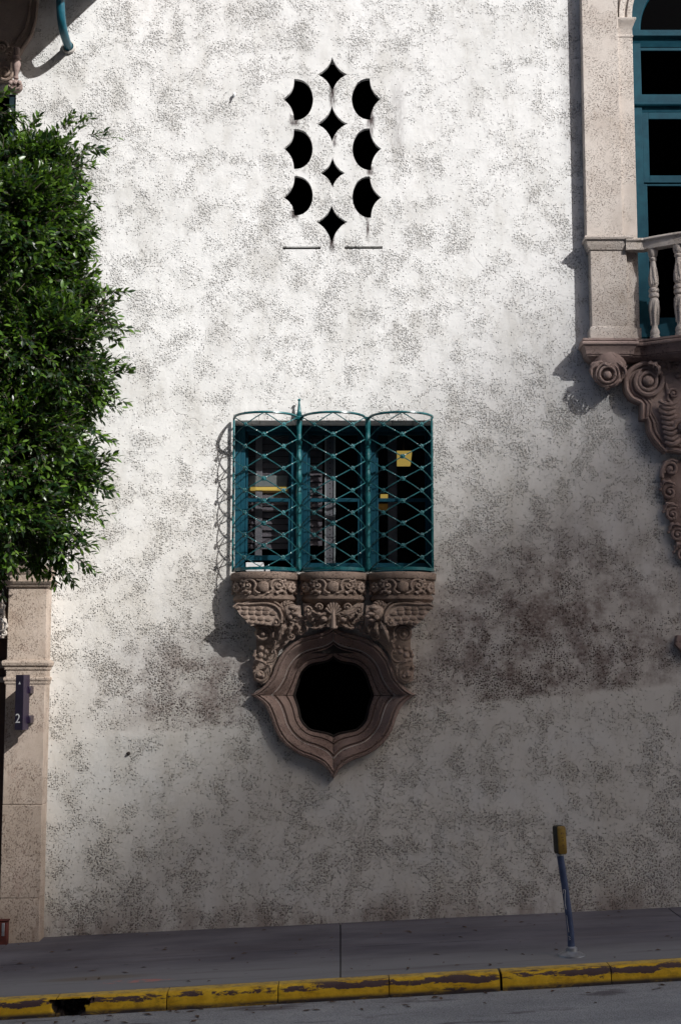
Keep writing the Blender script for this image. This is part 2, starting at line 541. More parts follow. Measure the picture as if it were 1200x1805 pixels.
def m_kerb():
    t = NT('kerb_paint')
    p = t.pos()
    x, y, z = t.xyz(p)[0], t.xyz(p)[1], t.xyz(p)[2]
    h = t.m_('SUBTRACT', z, t.m_('MULTIPLY', x, SLK))                 # height along the sloping kerb
    n1 = t.noise(p, 7, 5, .65)
    yel = t.mix(t.ss(n1, .3, .7), (.60, .345, .010), (.82, .52, .028))
    top = t.ss(y, -2.36, -2.29)
    yel = t.mix(t.m_('MULTIPLY', top, .55), yel, (.50, .38, .14))
    drift = t.m_('MULTIPLY', t.m_('SUBTRACT', t.noise(t.vec(p, (1, .2, .2)), 2.4, 4), .5), .08)
    hb = t.m_('ABSOLUTE', t.m_('SUBTRACT', t.m_('ADD', h, drift), -.064))
    band = t.ss(hb, .038, .006)
    gap = t.m_('ADD', t.noise(t.vec(p, (1, 2, 3.5)), 5.5, 7, .75, .4), t.m_('MULTIPLY', t.m_('SUBTRACT', t.noise(t.vec(p, (1, .1, .1)), 1.5, 2), .5), .5))
    wear = t.m_('MULTIPLY', t.ss(t.m_('MULTIPLY_ADD', band, .25, gap), .67, .72), t.m_('SUBTRACT', 1.0, top))
    chips = t.ss(t.noise(p, 34, 5, .7), .66, .70)
    wear = t.m_('MAXIMUM', wear, t.m_('MULTIPLY', chips, .8))
    foot = t.m_('MULTIPLY', t.ss(h, -.118, -.150), t.ss(gap, .3, .55, .5, 1))
    yel = t.mix(t.m_('MULTIPLY', t.ss(t.noise(t.vec(p, (1, 1, 2)), 11, 6, .72), .48, .70), .5), yel, (.16, .085, .012))
    col = t.mix(wear, yel, t.mix(n1, (.05, .025, .03), (.11, .07, .065)))
    col = t.mix(foot, col, (.045, .035, .035))
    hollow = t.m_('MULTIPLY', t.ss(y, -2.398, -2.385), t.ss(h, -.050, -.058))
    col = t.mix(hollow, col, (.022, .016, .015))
    scuff = t.m_('MULTIPLY', top, t.ss(t.noise(t.vec(p, (.8, 1.5, 1)), 16, 4, .7), .5, .62))
    col = t.mix(t.m_('MULTIPLY', scuff, .7), col, (.17, .14, .12))
    hh = t.m_('ADD', t.m_('MULTIPLY', wear, -1.0), t.noise(p, 50, 4, .65))
    return t.out(col, .68, t.bump(hh, .7, .005), Specular_IOR_Level=.3)

def m_leaf(name, c1, c2, tr):
    t = NT(name)
    p = t.pos()
    n1 = t.noise(p, 3.0, 2)
    t.pos(); ri = t.g.outputs['Random Per Island']
    col = t.mix(t.ss(ri, .45, 1.0), c1, c2)  # random dark to bright leaves: shaded and sunlit tones put into the colour
    col = t.mix(t.ss(n1, .42, .66, 0, .45), col, tuple(q * .55 for q in c1))
    nt = t.t
    out = [x for x in nt.nodes if x.type == 'OUTPUT_MATERIAL'][0]
    t.out(col, .34, None, Specular_IOR_Level=.5)
    tl = t.n('ShaderNodeBsdfTranslucent')
    tl.inputs[0].default_value = (*tr, 1)
    mx = t.n('ShaderNodeMixShader'); mx.inputs[0].default_value = .22
    t.L(t.b.outputs[0], mx.inputs[1]); t.L(tl.outputs[0], mx.inputs[2])
    t.L(mx.outputs[0], out.inputs['Surface'])
    return t.m

STUCCO = m_stucco()
PALE = m_stone('pale_cast_stone', (.50, .440, .395), (.62, .565, .52), (.15, .11, .09), .9, 1.0, (1.5, 1, 2.2), (.34, .27, .20, .30))
BUFF = m_stone('buff_cast_stone', (.40, .325, .265), (.52, .435, .37), (.16, .105, .08), .75, 1.15, (1.8, 1, 1.1), (.22, .13, .10, .45))
TERRA = m_stone('carved_terracotta', (.20, .145, .115), (.34, .262, .215), (.035, .022, .018), .55, 1.3, (1, 1, 1), (.09, .055, .045, .55), .8)
OGEE = m_stone('moulded_terracotta', (.25, .178, .154), (.345, .258, .226), (.045, .028, .025), .65, 1.2, (1, 1, 1), (.09, .055, .045, .45))
ROSE = m_stone('rose_terracotta', (.21, .15, .137), (.33, .25, .225), (.06, .038, .035), .6, 1.2, (1, 1, 1), (.10, .06, .05, .45), .7)
TEAL = m_paint('teal_iron_paint', (.007, .074, .086), (.020, .150, .165), .26)
FRAME = m_paint('teal_frame_paint', (.003, .040, .064), (.006, .058, .086), .5, (.02, .03, .035), .2, .15)
GLASS = m_glass('window_glass', (.86, .88, .88), .35)
DARKGLASS = m_glass('dark_window_glass', (.15, .17, .18), .12)
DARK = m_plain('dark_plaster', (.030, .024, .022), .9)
DOORWOOD = m_plain('dark_door_wood', (.06, .026, .02), .6, .4, 7)
BLIND = m_plain('grey_blind', (.20, .165, .19), .8, .1)
CURT = m_plain('curtain_cloth', (.34, .31, .345), .9, .25)
WHITE = m_plain('white_enamel', (.72, .73, .75), .5, .06)
PURPLE = m_plain('purple_sign_paint', (.020, .012, .032), .32, .3)
PURPLE2 = m_plain('violet_sign_paint', (.022, .012, .036), .42, .3)
LETTER = m_plain('white_letter_paint', (.80, .80, .80), .5, .04)
POLE = m_paint('blue_post_paint', (.035, .055, .125), (.065, .095, .19), .42, (.14, .15, .17))
GALV = m_plain('galvanised_steel', (.42, .44, .47), .42, .3, 20, Metallic=.7)
METER = m_paint('yellow_meter_paint', (.15, .088, .008), (.27, .175, .016), .6, (.09, .05, .02))
REDBOX = m_plain('red_box_paint', (.10, .016, .011), .7, .5)
BARK = m_plain('grey_bark', (.13, .10, .08), .9, .45, 14, .6)
LEAF = m_leaf('ficus_leaf', (.007, .025, .006), (.085, .160, .012), (.09, .20, .012))
LEAF2 = m_leaf('young_ficus_leaf', (.07, .15, .018), (.13, .22, .03), (.16, .30, .03))
PAVE = m_pavement()
ROADM = m_asphalt()
KERB = m_kerb()
KCORE = m_plain('broken_concrete', (.055, .042, .04), .95, .5, 30, .9)
JOINT = m_plain('joint_dirt', (.028, .022, .022), .95)
CITY = m_plain('far_render', (.20, .18, .165), .8, .2, 1)
CITYGLASS = m_plain('far_window', (.03, .035, .04), .2)

def m_emit(name, c, s):
    t = NT(name)
    t.out(tuple(c), .6)
    t.b.inputs['Emission Color'].default_value = (*c, 1)
    t.b.inputs['Emission Strength'].default_value = s
    return t.m
LAMP = m_emit('lit_yellow_shade', (.62, .42, .10), .55)
LAMPDIM = m_emit('dim_amber_shade', (.30, .15, .03), .10)

# ------------------------------------------------------------------ ground, road, pavement, kerb
def sheet(name, mat, x0, x1, ys, zf, label=None):
    mb = MB()
    xs = [x0, -20, -6, -3, 0, 3, 6, 20, x1]
    v = [(x, y, zf(x, y)) for y in ys for x in xs]
    n = len(xs)
    f = [(j * n + i, j * n + i + 1, (j + 1) * n + i + 1, (j + 1) * n + i) for j in range(len(ys) - 1) for i in range(n - 1)]
    mb.add(v, f)
    return tag(mb.build(name, mat, smooth=False, fix=False), label, kind='structure')

def roadz(x, y):
    return -.165 + SLK * max(-45, min(45, x)) + .012 * min(5.0, max(0.0, -2.4 - y))
sheet('ground', m_plain('earth', (.12, .10, .09), .95), -600, 600, [-700, -120, -30, -14.2, -2.2, 0, 12, 700], lambda x, y: roadz(x, -9) - .35)
sheet('road', ROADM, -120, 120, [-14.2, -9, -7.4, -4, -2.41], roadz)

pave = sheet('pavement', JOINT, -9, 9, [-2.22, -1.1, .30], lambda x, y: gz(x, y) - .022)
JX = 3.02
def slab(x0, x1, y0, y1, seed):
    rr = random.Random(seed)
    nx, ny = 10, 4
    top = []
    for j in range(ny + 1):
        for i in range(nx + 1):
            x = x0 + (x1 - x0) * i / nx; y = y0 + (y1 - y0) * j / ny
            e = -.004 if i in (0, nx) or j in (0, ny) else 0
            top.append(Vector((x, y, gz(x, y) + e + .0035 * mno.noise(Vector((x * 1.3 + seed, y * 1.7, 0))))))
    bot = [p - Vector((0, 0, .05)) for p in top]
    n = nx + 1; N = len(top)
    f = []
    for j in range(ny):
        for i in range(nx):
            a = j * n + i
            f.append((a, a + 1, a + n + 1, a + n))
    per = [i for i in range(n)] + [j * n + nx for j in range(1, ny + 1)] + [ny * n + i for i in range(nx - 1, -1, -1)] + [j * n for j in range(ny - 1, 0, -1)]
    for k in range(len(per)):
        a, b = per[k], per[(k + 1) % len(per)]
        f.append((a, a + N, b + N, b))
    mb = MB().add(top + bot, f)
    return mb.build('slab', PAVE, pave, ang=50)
k = 0
for i in range(-3, 3):
    x0, x1 = i * JX + .005, (i + 1) * JX - .005
    for (y0, y1) in ((-2.214, -1.102), (-1.098, .012 if i >= 0 or i <= -2 else .012)):
        slab(x0, x1, y0, y1, k); k += 1

# kerb: joints about 0.84 m apart
KX0, KL = -.47 - 5 * .838, .838
KPROF = [(-2.218, -.10), (-2.218, -.0385), (-2.235, -.0365), (-2.30, -.038), (-2.36, -.041), (-2.385, -.046), (-2.402, -.057), (-2.412, -.075), (-2.418, -.10), (-2.422, -.125), (-2.427, -.150), (-2.43, -.19), (-2.30, -.19)]
kroot = MB().add([(x, y, SLK * x - .20) for x in (-9, 9) for y in (-2.42, -2.22)], [(0, 2, 3, 1)]).build('kerb', KCORE, smooth=False, fix=False)
tag(kroot, kind='structure')
def kerb_stone(x0, x1, seed, bite=None):
    rr = random.Random(seed)
    n = 84 if bite else 16
    mb = MB(); rings = []
    for i in range(n + 1):
        x = x0 + (x1 - x0) * i / n
        e = .006 if i in (0, n) else 0.0
        ring = []
        for (y, h) in KPROF:
            w = 0.004 * mno.noise(Vector((x * 5, y * 9, h * 40 + seed)))
            yy, hh = y, h
            if y < -2.35 and h > -.16: yy += e + w; hh += w * .4
            if bite and y < -2.28:
                bx, bw = bite
                d = abs(x - bx) / bw + .55 * mno.noise(Vector((x * 22, h * 45, 3))) + .2 * mno.noise(Vector((x * 70, h * 90, 5)))
                # broken hollow under the nose, widening upwards to the left
                g = d / max(.3, 1.3 - .65 * (-.05 - h) / .1)
                if h < -.05 and g < 1.0:
                    yy += .19 * min(1, (1.0 - g) * 5)
                elif h >= -.058 and d < .62 and y < -2.36:
                    yy += .02; hh -= .006
            ring.append((x, yy, hh + SLK * x))
        rings.append(ring)
    mb.loft(rings)
    return mb.build('kerb_stone', KERB, kroot, ang=40)
for i in range(-2, 14):
    x0 = KX0 + (i - 1) * KL
    b = None
    xa, xb = x0 + (.016 if i == 8 else .004), x0 + KL - .004
    if i in (3, 4): b = (-2.04, .14)
    kerb_stone(xa, xb, i, b)

# ------------------------------------------------------------------ main stucco wall with its openings
def pxpoly(pts, Y=0.0): return [(W(a, b, Y).x, W(a, b, Y).z) for a, b in pts]

def arcpts(a, b, c, n=10):
    """quadratic-ish arc from a to b passing near c"""
    a, b, c = Vector((*a, 0)), Vector((*b, 0)), Vector((*c, 0))
    ctl = c * 2 - (a + b) * .5
    return [tuple(((1 - t) ** 2 * a + 2 * t * (1 - t) * ctl + t * t * b)[:2]) for t in [i / n for i in range(n)]]

def diamond(cx, top, bot, hw, cy):
    T, B, L_, R_ = (cx, top), (cx, bot), (cx - hw, cy), (cx + hw, cy)
    def c(p, q): return ((p[0] + q[0]) / 2 * .73 + cx * .27, (p[1] + q[1]) / 2 * .77 + cy * .23)
    return arcpts(T, R_, c(T, R_)) + arcpts(R_, B, c(R_, B)) + arcpts(B, L_, c(B, L_)) + arcpts(L_, T, c(L_, T))

def halfmoon(tip, top, bot, bulge):
    cx = top[0]
    def c(p, q):
        m = ((p[0] + q[0]) / 2, (p[1] + q[1]) / 2)
        return (m[0] + (bulge[0] - m[0]) * .11, m[1] + (bulge[1] - m[1]) * .16)
    out = arcpts(top, bot, bulge, 20)
    # round bulge: half ellipse between top and bottom
    out = []
    for i in range(20):
        a = -pi / 2 + pi * i / 20
        my = (top[1] + bot[1]) / 2; ry = (bot[1] - top[1]) / 2
        bx = top[0] + (bot[0] - top[0]) * (sin(a) + 1) / 2
        out.append((bx + (bulge[0] - cx) * cos(a) ** .85 if cos(a) > 0 else bx, my + ry * sin(a)))
    return out + arcpts(bot, tip, c(bot, tip)) + arcpts(tip, top, c(tip, top))

screen_holes = [diamond(585.5, 100, 162, 27, 131), diamond(585, 186, 250, 28, 218), diamond(586, 277, 331, 22.5, 305), diamond(584.5, 361, 430, 28, 391)]
for (tip, top, bot, bul) in (((498.5, 174), (518.5, 139), (518, 212), (552, 177)), ((499.5, 261), (518, 227), (518, 298), (551, 266)), ((499, 348), (519, 310), (518.5, 380), (551.5, 343)),
                             ((671.5, 174), (651.5, 138), (653, 211), (619, 178)), ((672, 262), (652, 226), (654, 300), (620, 264)), ((672, 348), (652, 311), (654, 384), (620, 346))):
    screen_holes.append(halfmoon(tip, top, bot, bul))
for (x0, x1, y) in ((498, 565, 437), (607, 674, 436.5)):
    screen_holes.append([(x0, y - 2.4), (x1, y - 2.8), (x1, y + 2.2), (x0, y + 2.4)])

OUTER_UL = [(443, 1225), (462, 1212), (478, 1192), (488, 1166), (506, 1141), (533, 1124), (562, 1116), (578, 1110), (587.5, 1102)]
OUTER_LL = [(443, 1225), (464, 1240), (476, 1263), (485, 1288), (502, 1312), (527, 1330), (555, 1341), (574, 1353), (587.5, 1373)]
INNER_UL = [(516, 1226), (522, 1207), (531, 1184), (547, 1170), (566, 1166), (577, 1163), (587.5, 1156)]
INNER_LL = [(516, 1226), (523, 1246), (529, 1270), (544, 1287), (562, 1292), (576, 1295), (587.5, 1300)]
def path2(P, n=28): return resample(catmull([Vector((a, b, 0)) for a, b in P], 8), n)
def mirp(P): return [Vector((1175 - p.x, p.y, 0)) for p in P]
OU, OL, IU, IL = path2(OUTER_UL), path2(OUTER_LL), path2(INNER_UL), path2(INNER_LL)
def mid(A, B, t): return [a.lerp(b, t) for a, b in zip(A, B)]
MU, ML = mid(OU, IU, .5), mid(OL, IL, .5)
loop = MU + mirp(MU)[::-1][1:] + mirp(ML)[1:] + ML[::-1][1:-1]
OGEE_HOLE = [(p.x, p.y) for p in loop]

def holed(outer, holes, depth):
    """wall sheet with openings in (x,z) metres, each opening given a reveal of this depth"""
    polys = [outer] + holes
    flat = [p for q in polys for p in q]
    tri = tessellate_polygon([[Vector((p[0], p[1], 0)) for p in q] for q in polys])
    mb = MB()
    f = []
    for t in tri:
        A, B, C_ = [flat[i] for i in t]
        cr = (B[0] - A[0]) * (C_[1] - A[1]) - (B[1] - A[1]) * (C_[0] - A[0])
        f.append(tuple(t) if cr > 0 else tuple(t[::-1]))
    mb.add([(p[0], 0, p[1]) for p in flat], f)
    for q in holes:
        n = len(q)
        a = sum(q[i][0] * q[(i + 1) % n][1] - q[(i + 1) % n][0] * q[i][1] for i in range(n))
        if a < 0: q = q[::-1]
        v = [(p[0], 0, p[1]) for p in q] + [(p[0], depth, p[1]) for p in q]
        mb.add(v, [((i + 1) % n, i, i + n, (i + 1) % n + n)[::-1] for i in range(n)])
    return mb

ARC_C = W(1238, 40); ARC_R = 132 / 178.0
arch_hole = [(ARC_C.x - ARC_R, W(1110, 597).z), (ARC_C.x + ARC_R, W(1110, 597).z)] + [(ARC_C.x + ARC_R * cos(pi * i / 24), ARC_C.z + ARC_R * sin(pi * i / 24)) for i in range(25)]
SCREEN_RECT = pxpoly([(484, 88), (688, 88), (688, 452), (484, 452)])
BAY = pxpoly([(411, 741), (763, 741), (764, 1009), (410, 1009)])
LWIN = [(-5.2, 4.2), (W(28, 200).x, 4.2), (W(28, 200).x, W(20, 166).z), (-5.2, W(20, 166).z)]
LDOOR = [(-5.2, -.45), (-3.05, -.45), (-3.05, W(20, 1005).z), (-5.2, W(20, 1005).z)]
wall_outer = [(-6, -.6), (6.5, -.6), (6.5, 11), (-6, 11)]
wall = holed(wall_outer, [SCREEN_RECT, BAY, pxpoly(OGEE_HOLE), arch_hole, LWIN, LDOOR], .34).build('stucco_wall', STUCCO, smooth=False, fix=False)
tag(wall, 'tall off-white stucco wall, pitted and stained, with dirty brown patches low down', 'wall', kind='thing')
scr = holed(SCREEN_RECT, [pxpoly(h) for h in screen_holes], .05).build('pierced_screen', STUCCO, smooth=False, fix=False)
tag(scr, 'pierced plaster screen of star and half-moon holes high on the wall', 'screen', kind='thing')

# room behind the wall, unlit
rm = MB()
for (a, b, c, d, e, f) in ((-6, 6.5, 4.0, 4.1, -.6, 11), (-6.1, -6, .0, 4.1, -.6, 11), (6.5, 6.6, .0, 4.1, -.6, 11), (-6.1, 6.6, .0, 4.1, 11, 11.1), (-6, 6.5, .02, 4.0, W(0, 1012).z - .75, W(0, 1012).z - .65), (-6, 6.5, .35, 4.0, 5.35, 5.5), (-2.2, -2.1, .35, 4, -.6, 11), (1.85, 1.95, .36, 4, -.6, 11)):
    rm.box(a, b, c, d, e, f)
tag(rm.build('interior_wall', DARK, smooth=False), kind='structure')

# ------------------------------------------------------------------ bay: three windows, grille, carved corbel
SECX = [W(467.5, 870, -.1).x, W(587.5, 870, -.1).x, W(707.5, 870, -.1).x]
HALF, SAG, YB = .302, .298, -.045
RC = (HALF ** 2 + SAG ** 2) / (2 * SAG)
PM = asin(HALF / RC)
YC = YB + RC * cos(PM)
def PH(u):                                                # bar crossings are spaced more evenly across than round the arc
    return asin((.6 * (2 * u - 1) + .4 * sin((2 * u - 1) * pi / 2)) * sin(PM))
def cyl(xc, phi, z, o=0.0): return Vector((xc + (RC + o) * sin(phi), YC - (RC + o) * cos(phi), z))
ZT, ZB = W(467, 737, YB).z, W(467, 1006, YB).z

grille = thing('window_grille', (SECX[1], YB, ZB), 'teal wrought iron grille of twisted diamond bars bowing out over three windows', 'window grille')
NS = 7.0
s_ = (ZT - ZB) / NS
def rod(xc, sgn, j):
    """down-right (sgn=-1) or up-right (+1) bar, clipped between the rails"""
    pts = []
    N = 110
    for i in range(N + 1):
        u = i / N
        z = (ZT - j * s_ - 2 * s_ * u) if sgn < 0 else (ZT - j * s_ + 2 * s_ * u)
        if ZB - 1e-4 <= z <= ZT + 1e-4:
            pts.append(cyl(xc, PH(u), z, .004 * sgn))
    if len(pts) < 6: return None
    mb = MB()
    mb.tube(pts, .0057, n=4, ref=None, twist=2 * pi / .085, square=True)
    return mb
def flower():
    mb = MB()
    mb.lathe([(.001, .0), (.012, .002), (.012, .010), (.007, .016), (.001, .018)], (0, 0, 0), 10, axis='y')
    for k in range(6):
        a = k * pi / 3
        mb.ell((.016 * cos(a), -.004, .016 * sin(a)), (.009, .007, .009), 8)
    return mb
protos = {}
flower_me = None
for si, xc in enumerate(SECX):
    sec = empty('grille_section', grille, (xc, YB, ZB))
    for sgn in (-1, 1):
        for j in range(-2, 10):
            jj = j
            key = (sgn, j)
            if key not in protos:
                mb = rod(xc, sgn, jj)
                protos[key] = mb.build('twisted_bar', TEAL, sec, fix=False, ang=30) if mb else None
            elif protos[key]:
                dup(protos[key], sec)
    for k in (1, 2, 3):
        phi = PH(k / 4)
        j = 0
        while True:
            z = ZT - (j + (.5 if k != 2 else 1.0)) * s_
            if z < ZB + .02: break
            loc = cyl(xc, phi, z, .006) - wloc(sec)
            if flower_me is None:
                f0 = flower().build('rosette', TEAL, sec, fix=False, origin=(0, 0, 0))
                flower_me = f0
                f0.location = loc; f0.rotation_euler = (0, 0, phi)
            else:
                dup(flower_me, sec, loc, phi)
            j += 1
    arc = [cyl(xc, -PM + 2 * PM * i / 26, ZT + .004) for i in range(27)]
    MB().tube(arc, .013, n=6).build('top_rail', TEAL, sec, fix=False)
    mb = MB()
    rings = []
    for i in range(27):
        p = cyl(xc, -PM + 2 * PM * i / 26, 0)
        q = cyl(xc, -PM + 2 * PM * i / 26, 0, -.012)
        rings.append([(p.x, p.y, ZB - .012), (q.x, q.y, ZB - .012), (q.x, q.y, ZB + .016), (p.x, p.y, ZB + .016)])
    mb.loft(rings).build('bottom_rail', TEAL, sec)
for n_, px in enumerate((526.8, 648.3)):
    p = W(px, 870, YB)
    pts = [Vector((p.x, YB - .012, ZB - .012 + (ZT - ZB + .02) * i / 60)) for i in range(61)]
    post = MB().tube(pts, [.024 + .003 * sin(i * .9) for i in range(61)], n=8).build('post', TEAL, grille, fix=False)
    if n_ == 0:
        h = W(px, 703, YB).z - ZT
        pr = [(r_ * 1.6, z_) for r_, z_ in [(.024, -.02), (.026, .0), (.022, .012), (.015, .018), (.019, .026), (.019, .034), (.014, .04), (.017, .047), (.013, .054), (.011, .075), (.008, .115), (.005, h - .025), (.009, h - .02), (.010, h - .012), (.006, h - .003), (.001, h)]]
        MB().lathe(pr, (p.x, YB - .012, ZT), 12).build('finial', TEAL, post)
for px in (411.5, 761.5):
    p = W(px, 870, YB)
    mb = MB().box(p.x - .010, p.x + .010, YB - .010, YB + .008, ZB - .012, ZT)
    for q in (ZB + .08, (ZB + ZT) / 2, ZT - .08):
        mb.box(p.x - .006, p.x + .006, YB + .006, .01, q - .008, q + .008)
    mb.build('end_bar', TEAL, grille, bevel=.003)

# windows behind the grille
YW = .27
bays = [(424, 521, 'left sash window of three behind the teal grille, with a blind and raised slightly'),
        (533.5, 643, 'middle sash window of three behind the teal grille, part blind part dark'),
        (654, 762, 'right sash window of three behind the teal grille, dark inside with small yellow lamps')]
zt, zb, zm = W(0, 751, YW).z, W(0, 1007, YW).z, W(0, 881, YW).z
def rect(mb, x0, x1, z0, z1, y0, y1, w, w2=None, wb=None):
    w2 = w if w2 is None else w2; wb = w2 if wb is None else wb
    mb.box(x0, x0 + w, y0, y1, z0, z1); mb.box(x1 - w, x1, y0, y1, z0, z1)
    mb.box(x0 + w, x1 - w, y0 + .002, y1 - .002, z1 - w2, z1); mb.box(x0 + w, x1 - w, y0 + .002, y1 - .002, z0, z0 + wb)
for bi, (xa, xb, lab) in enumerate(bays):
    x0, x1 = W(xa, 870, YW).x, W(xb, 870, YW).x
    win = thing('sash_window', ((x0 + x1) / 2, YW, zb), lab, 'window', 'sash windows behind the grille')
    mb = MB(); rect(mb, x0, x1, zb, zt, YW, YW + .08, .045, .05, .03)
    mb.build('window_frame', FRAME, win, bevel=.004)
    # fluted mullion edge catching the light
    lift = .075 if bi == 0 else 0.0
    mb = MB(); rect(mb, x0 + .047, x1 - .047, zm - .012, zt - .052, YW + .045, YW + .075, .022, .03, .034)
    up = mb.build('upper_sash', FRAME, win, bevel=.003)
    MB().box(x0 + .069, x1 - .069, YW + .058, YW + .062, zm + .02, zt - .08).build('pane', GLASS, up, smooth=False)
    mb = MB(); rect(mb, x0 + .047, x1 - .047, zb + .032 + lift, zm + .014, YW + .010, YW + .043, .024, .032, .05)
    lo = mb.build('lower_sash', FRAME, win, bevel=.003)
    MB().box(x0 + .071, x1 - .071, YW + .024, YW + .028, zb + .08 + lift, zm - .018).build('pane', GLASS, lo, smooth=False)
mul = MB()
for px in (527.5, 648.5):
    a = W(px - 6, 870, YW).x; b = W(px + 6, 870, YW).x
    mul.box(a, b, YW - .02, YW + .09, zb, zt)
    mul.box(a + .016, b - .016, YW - .045, YW - .02, zb, zt)
a = W(411, 870, .27).x; b = W(424, 870, .27).x
mul.box(a - .03, b, YW - .006, YW + .09, zb, zt)
tag(mul.build('mullion', FRAME, bevel=.005), 'teal timber mullions and side jamb standing between the sash windows', 'mullion', kind='thing')

def box_px(name, mat, x0, x1, y0, y1, Y, d, label, cat, group=None, bevel=.004):
    A, B = W(x0, y1, Y), W(x1, y0, Y)
    o = MB().box(A.x, B.x, Y, Y + d, A.z, B.z).build(name, mat, bevel=bevel)
    return tag(o, label, cat, group, 'thing')
def blind(x0, x1, y0, y1, Y, n, label):
    A, B = W(x0, y1, Y), W(x1, y0, Y)
    r = thing('slatted_blind', ((A.x + B.x) / 2, Y, A.z), label, 'blind', 'slatted blinds behind the grille')
    h = (B.z - A.z) / n
    mb = MB(); mb.box(A.x, B.x, -.004, .004, 0, h * .93)
    mb.map(lambda p: (p.x, Y + p.y + (p.z - h / 2) * .35, A.z + p.z))
    o = mb.build('slat', BLIND, r, smooth=False)
    for i in range(1, n):
        c = dup(o, r); c.location.z += i * h
    MB().box(A.x, B.x, Y - .015, Y + .02, B.z, B.z + .03).build('head_rail', BLIND, r)
blind(430, 509, 772, 968, .46, 18, 'grey slatted blind hanging in the left window')
blind(540, 568, 772, 962, .46, 17, 'narrow grey slatted blind hanging at the left of the middle window')
box_px('curtain_strip', CURT, 449, 463, 765, 984, .43, .02, 'pale upright strip in front of the blind in the left window', 'strip')
box_px('light_panel', m_plain('frosted_panel', (.34, .35, .35), .5, .15), 438, 506, 838, 858, .42, .05, 'frosted white panel hanging across the blind in the left window', 'panel')
box_px('shelf_edge', LAMP, 441, 505, 858.5, 864, .415, .05, 'glowing yellow strip beneath the frosted panel in the left window', 'light strip')
up = thing('steel_upright', W(579, 990, .5), 'grey steel upright with a row of holes inside the middle window', 'upright')
A, B = W(573, 1004, .5), W(590, 765, .5)
MB().box(A.x, B.x, .5, .53, A.z, B.z).build('channel', CURT, up, bevel=.003)
MB().box(A.x - .004, A.x + .008, .488, .499, A.z, B.z).build('flange', WHITE, up)
MB().box(B.x - .008, B.x + .006, .488, .499, A.z, B.z).build('flange', WHITE, up)
mb = MB()
for i in range(26):
    z = A.z + .04 + (B.z - A.z - .08) * i / 25
    mb.ell(((A.x + B.x) / 2, .499, z), (.006, .003, .006), 8)
tag(mb.build('hole_row', DARK, up), kind='stuff')
box_px('hanging_curtain', CURT, 684, 699, 762, 1004, .62, .03, 'dim purple curtain edge hanging inside the right window', 'curtain')
lp = thing('wall_lamp', W(711, 820, .85), 'square yellow lampshade glowing in the upper right window', 'lamp')
P4 = [W(697, 795, .85), W(726, 795, .85), W(723.5, 819, .85), W(697.5, 819, .85)]
mb = MB(); mb.loft([[(P4[3].x, .85, P4[3].z), (P4[2].x, .85, P4[2].z), (P4[2].x, .97, P4[2].z), (P4[3].x, .97, P4[3].z)], [(P4[0].x, .83, P4[0].z), (P4[1].x, .83, P4[1].z), (P4[1].x, .99, P4[1].z), (P4[0].x, .99, P4[0].z)]])
mb.build('lamp_shade', LAMP, lp, bevel=.004)
MB().tube([W(711, 795, .91), W(711, 770, .91), W(711, 700, .91)], .006, n=6).build('lamp_stem', DARK, lp)
box_px('small_lamp', LAMP, 670.5, 684.5, 871, 879, .7, .06, 'small bright yellow lamp just above the meeting rail of the right window', 'lamp')
box_px('amber_box', LAMPDIM, 664, 684, 888, 899, .7, .1, 'dim amber box just below the meeting rail of the right window', 'box')
A, B = W(433, 1006, .1), W(475, 991, .1)
pk = thing('white_carton', ((A.x + B.x) / 2, .15, A.z), 'white cartons lying on the sill under the raised left sash', 'carton')
MB().box(A.x, A.x + .17, .12, .22, A.z, B.z).build('carton_body', WHITE, pk, bevel=.004)
MB().box(A.x + .19, B.x, .13, .20, A.z, A.z + .04).build('carton_lid', WHITE, pk, bevel=.003)

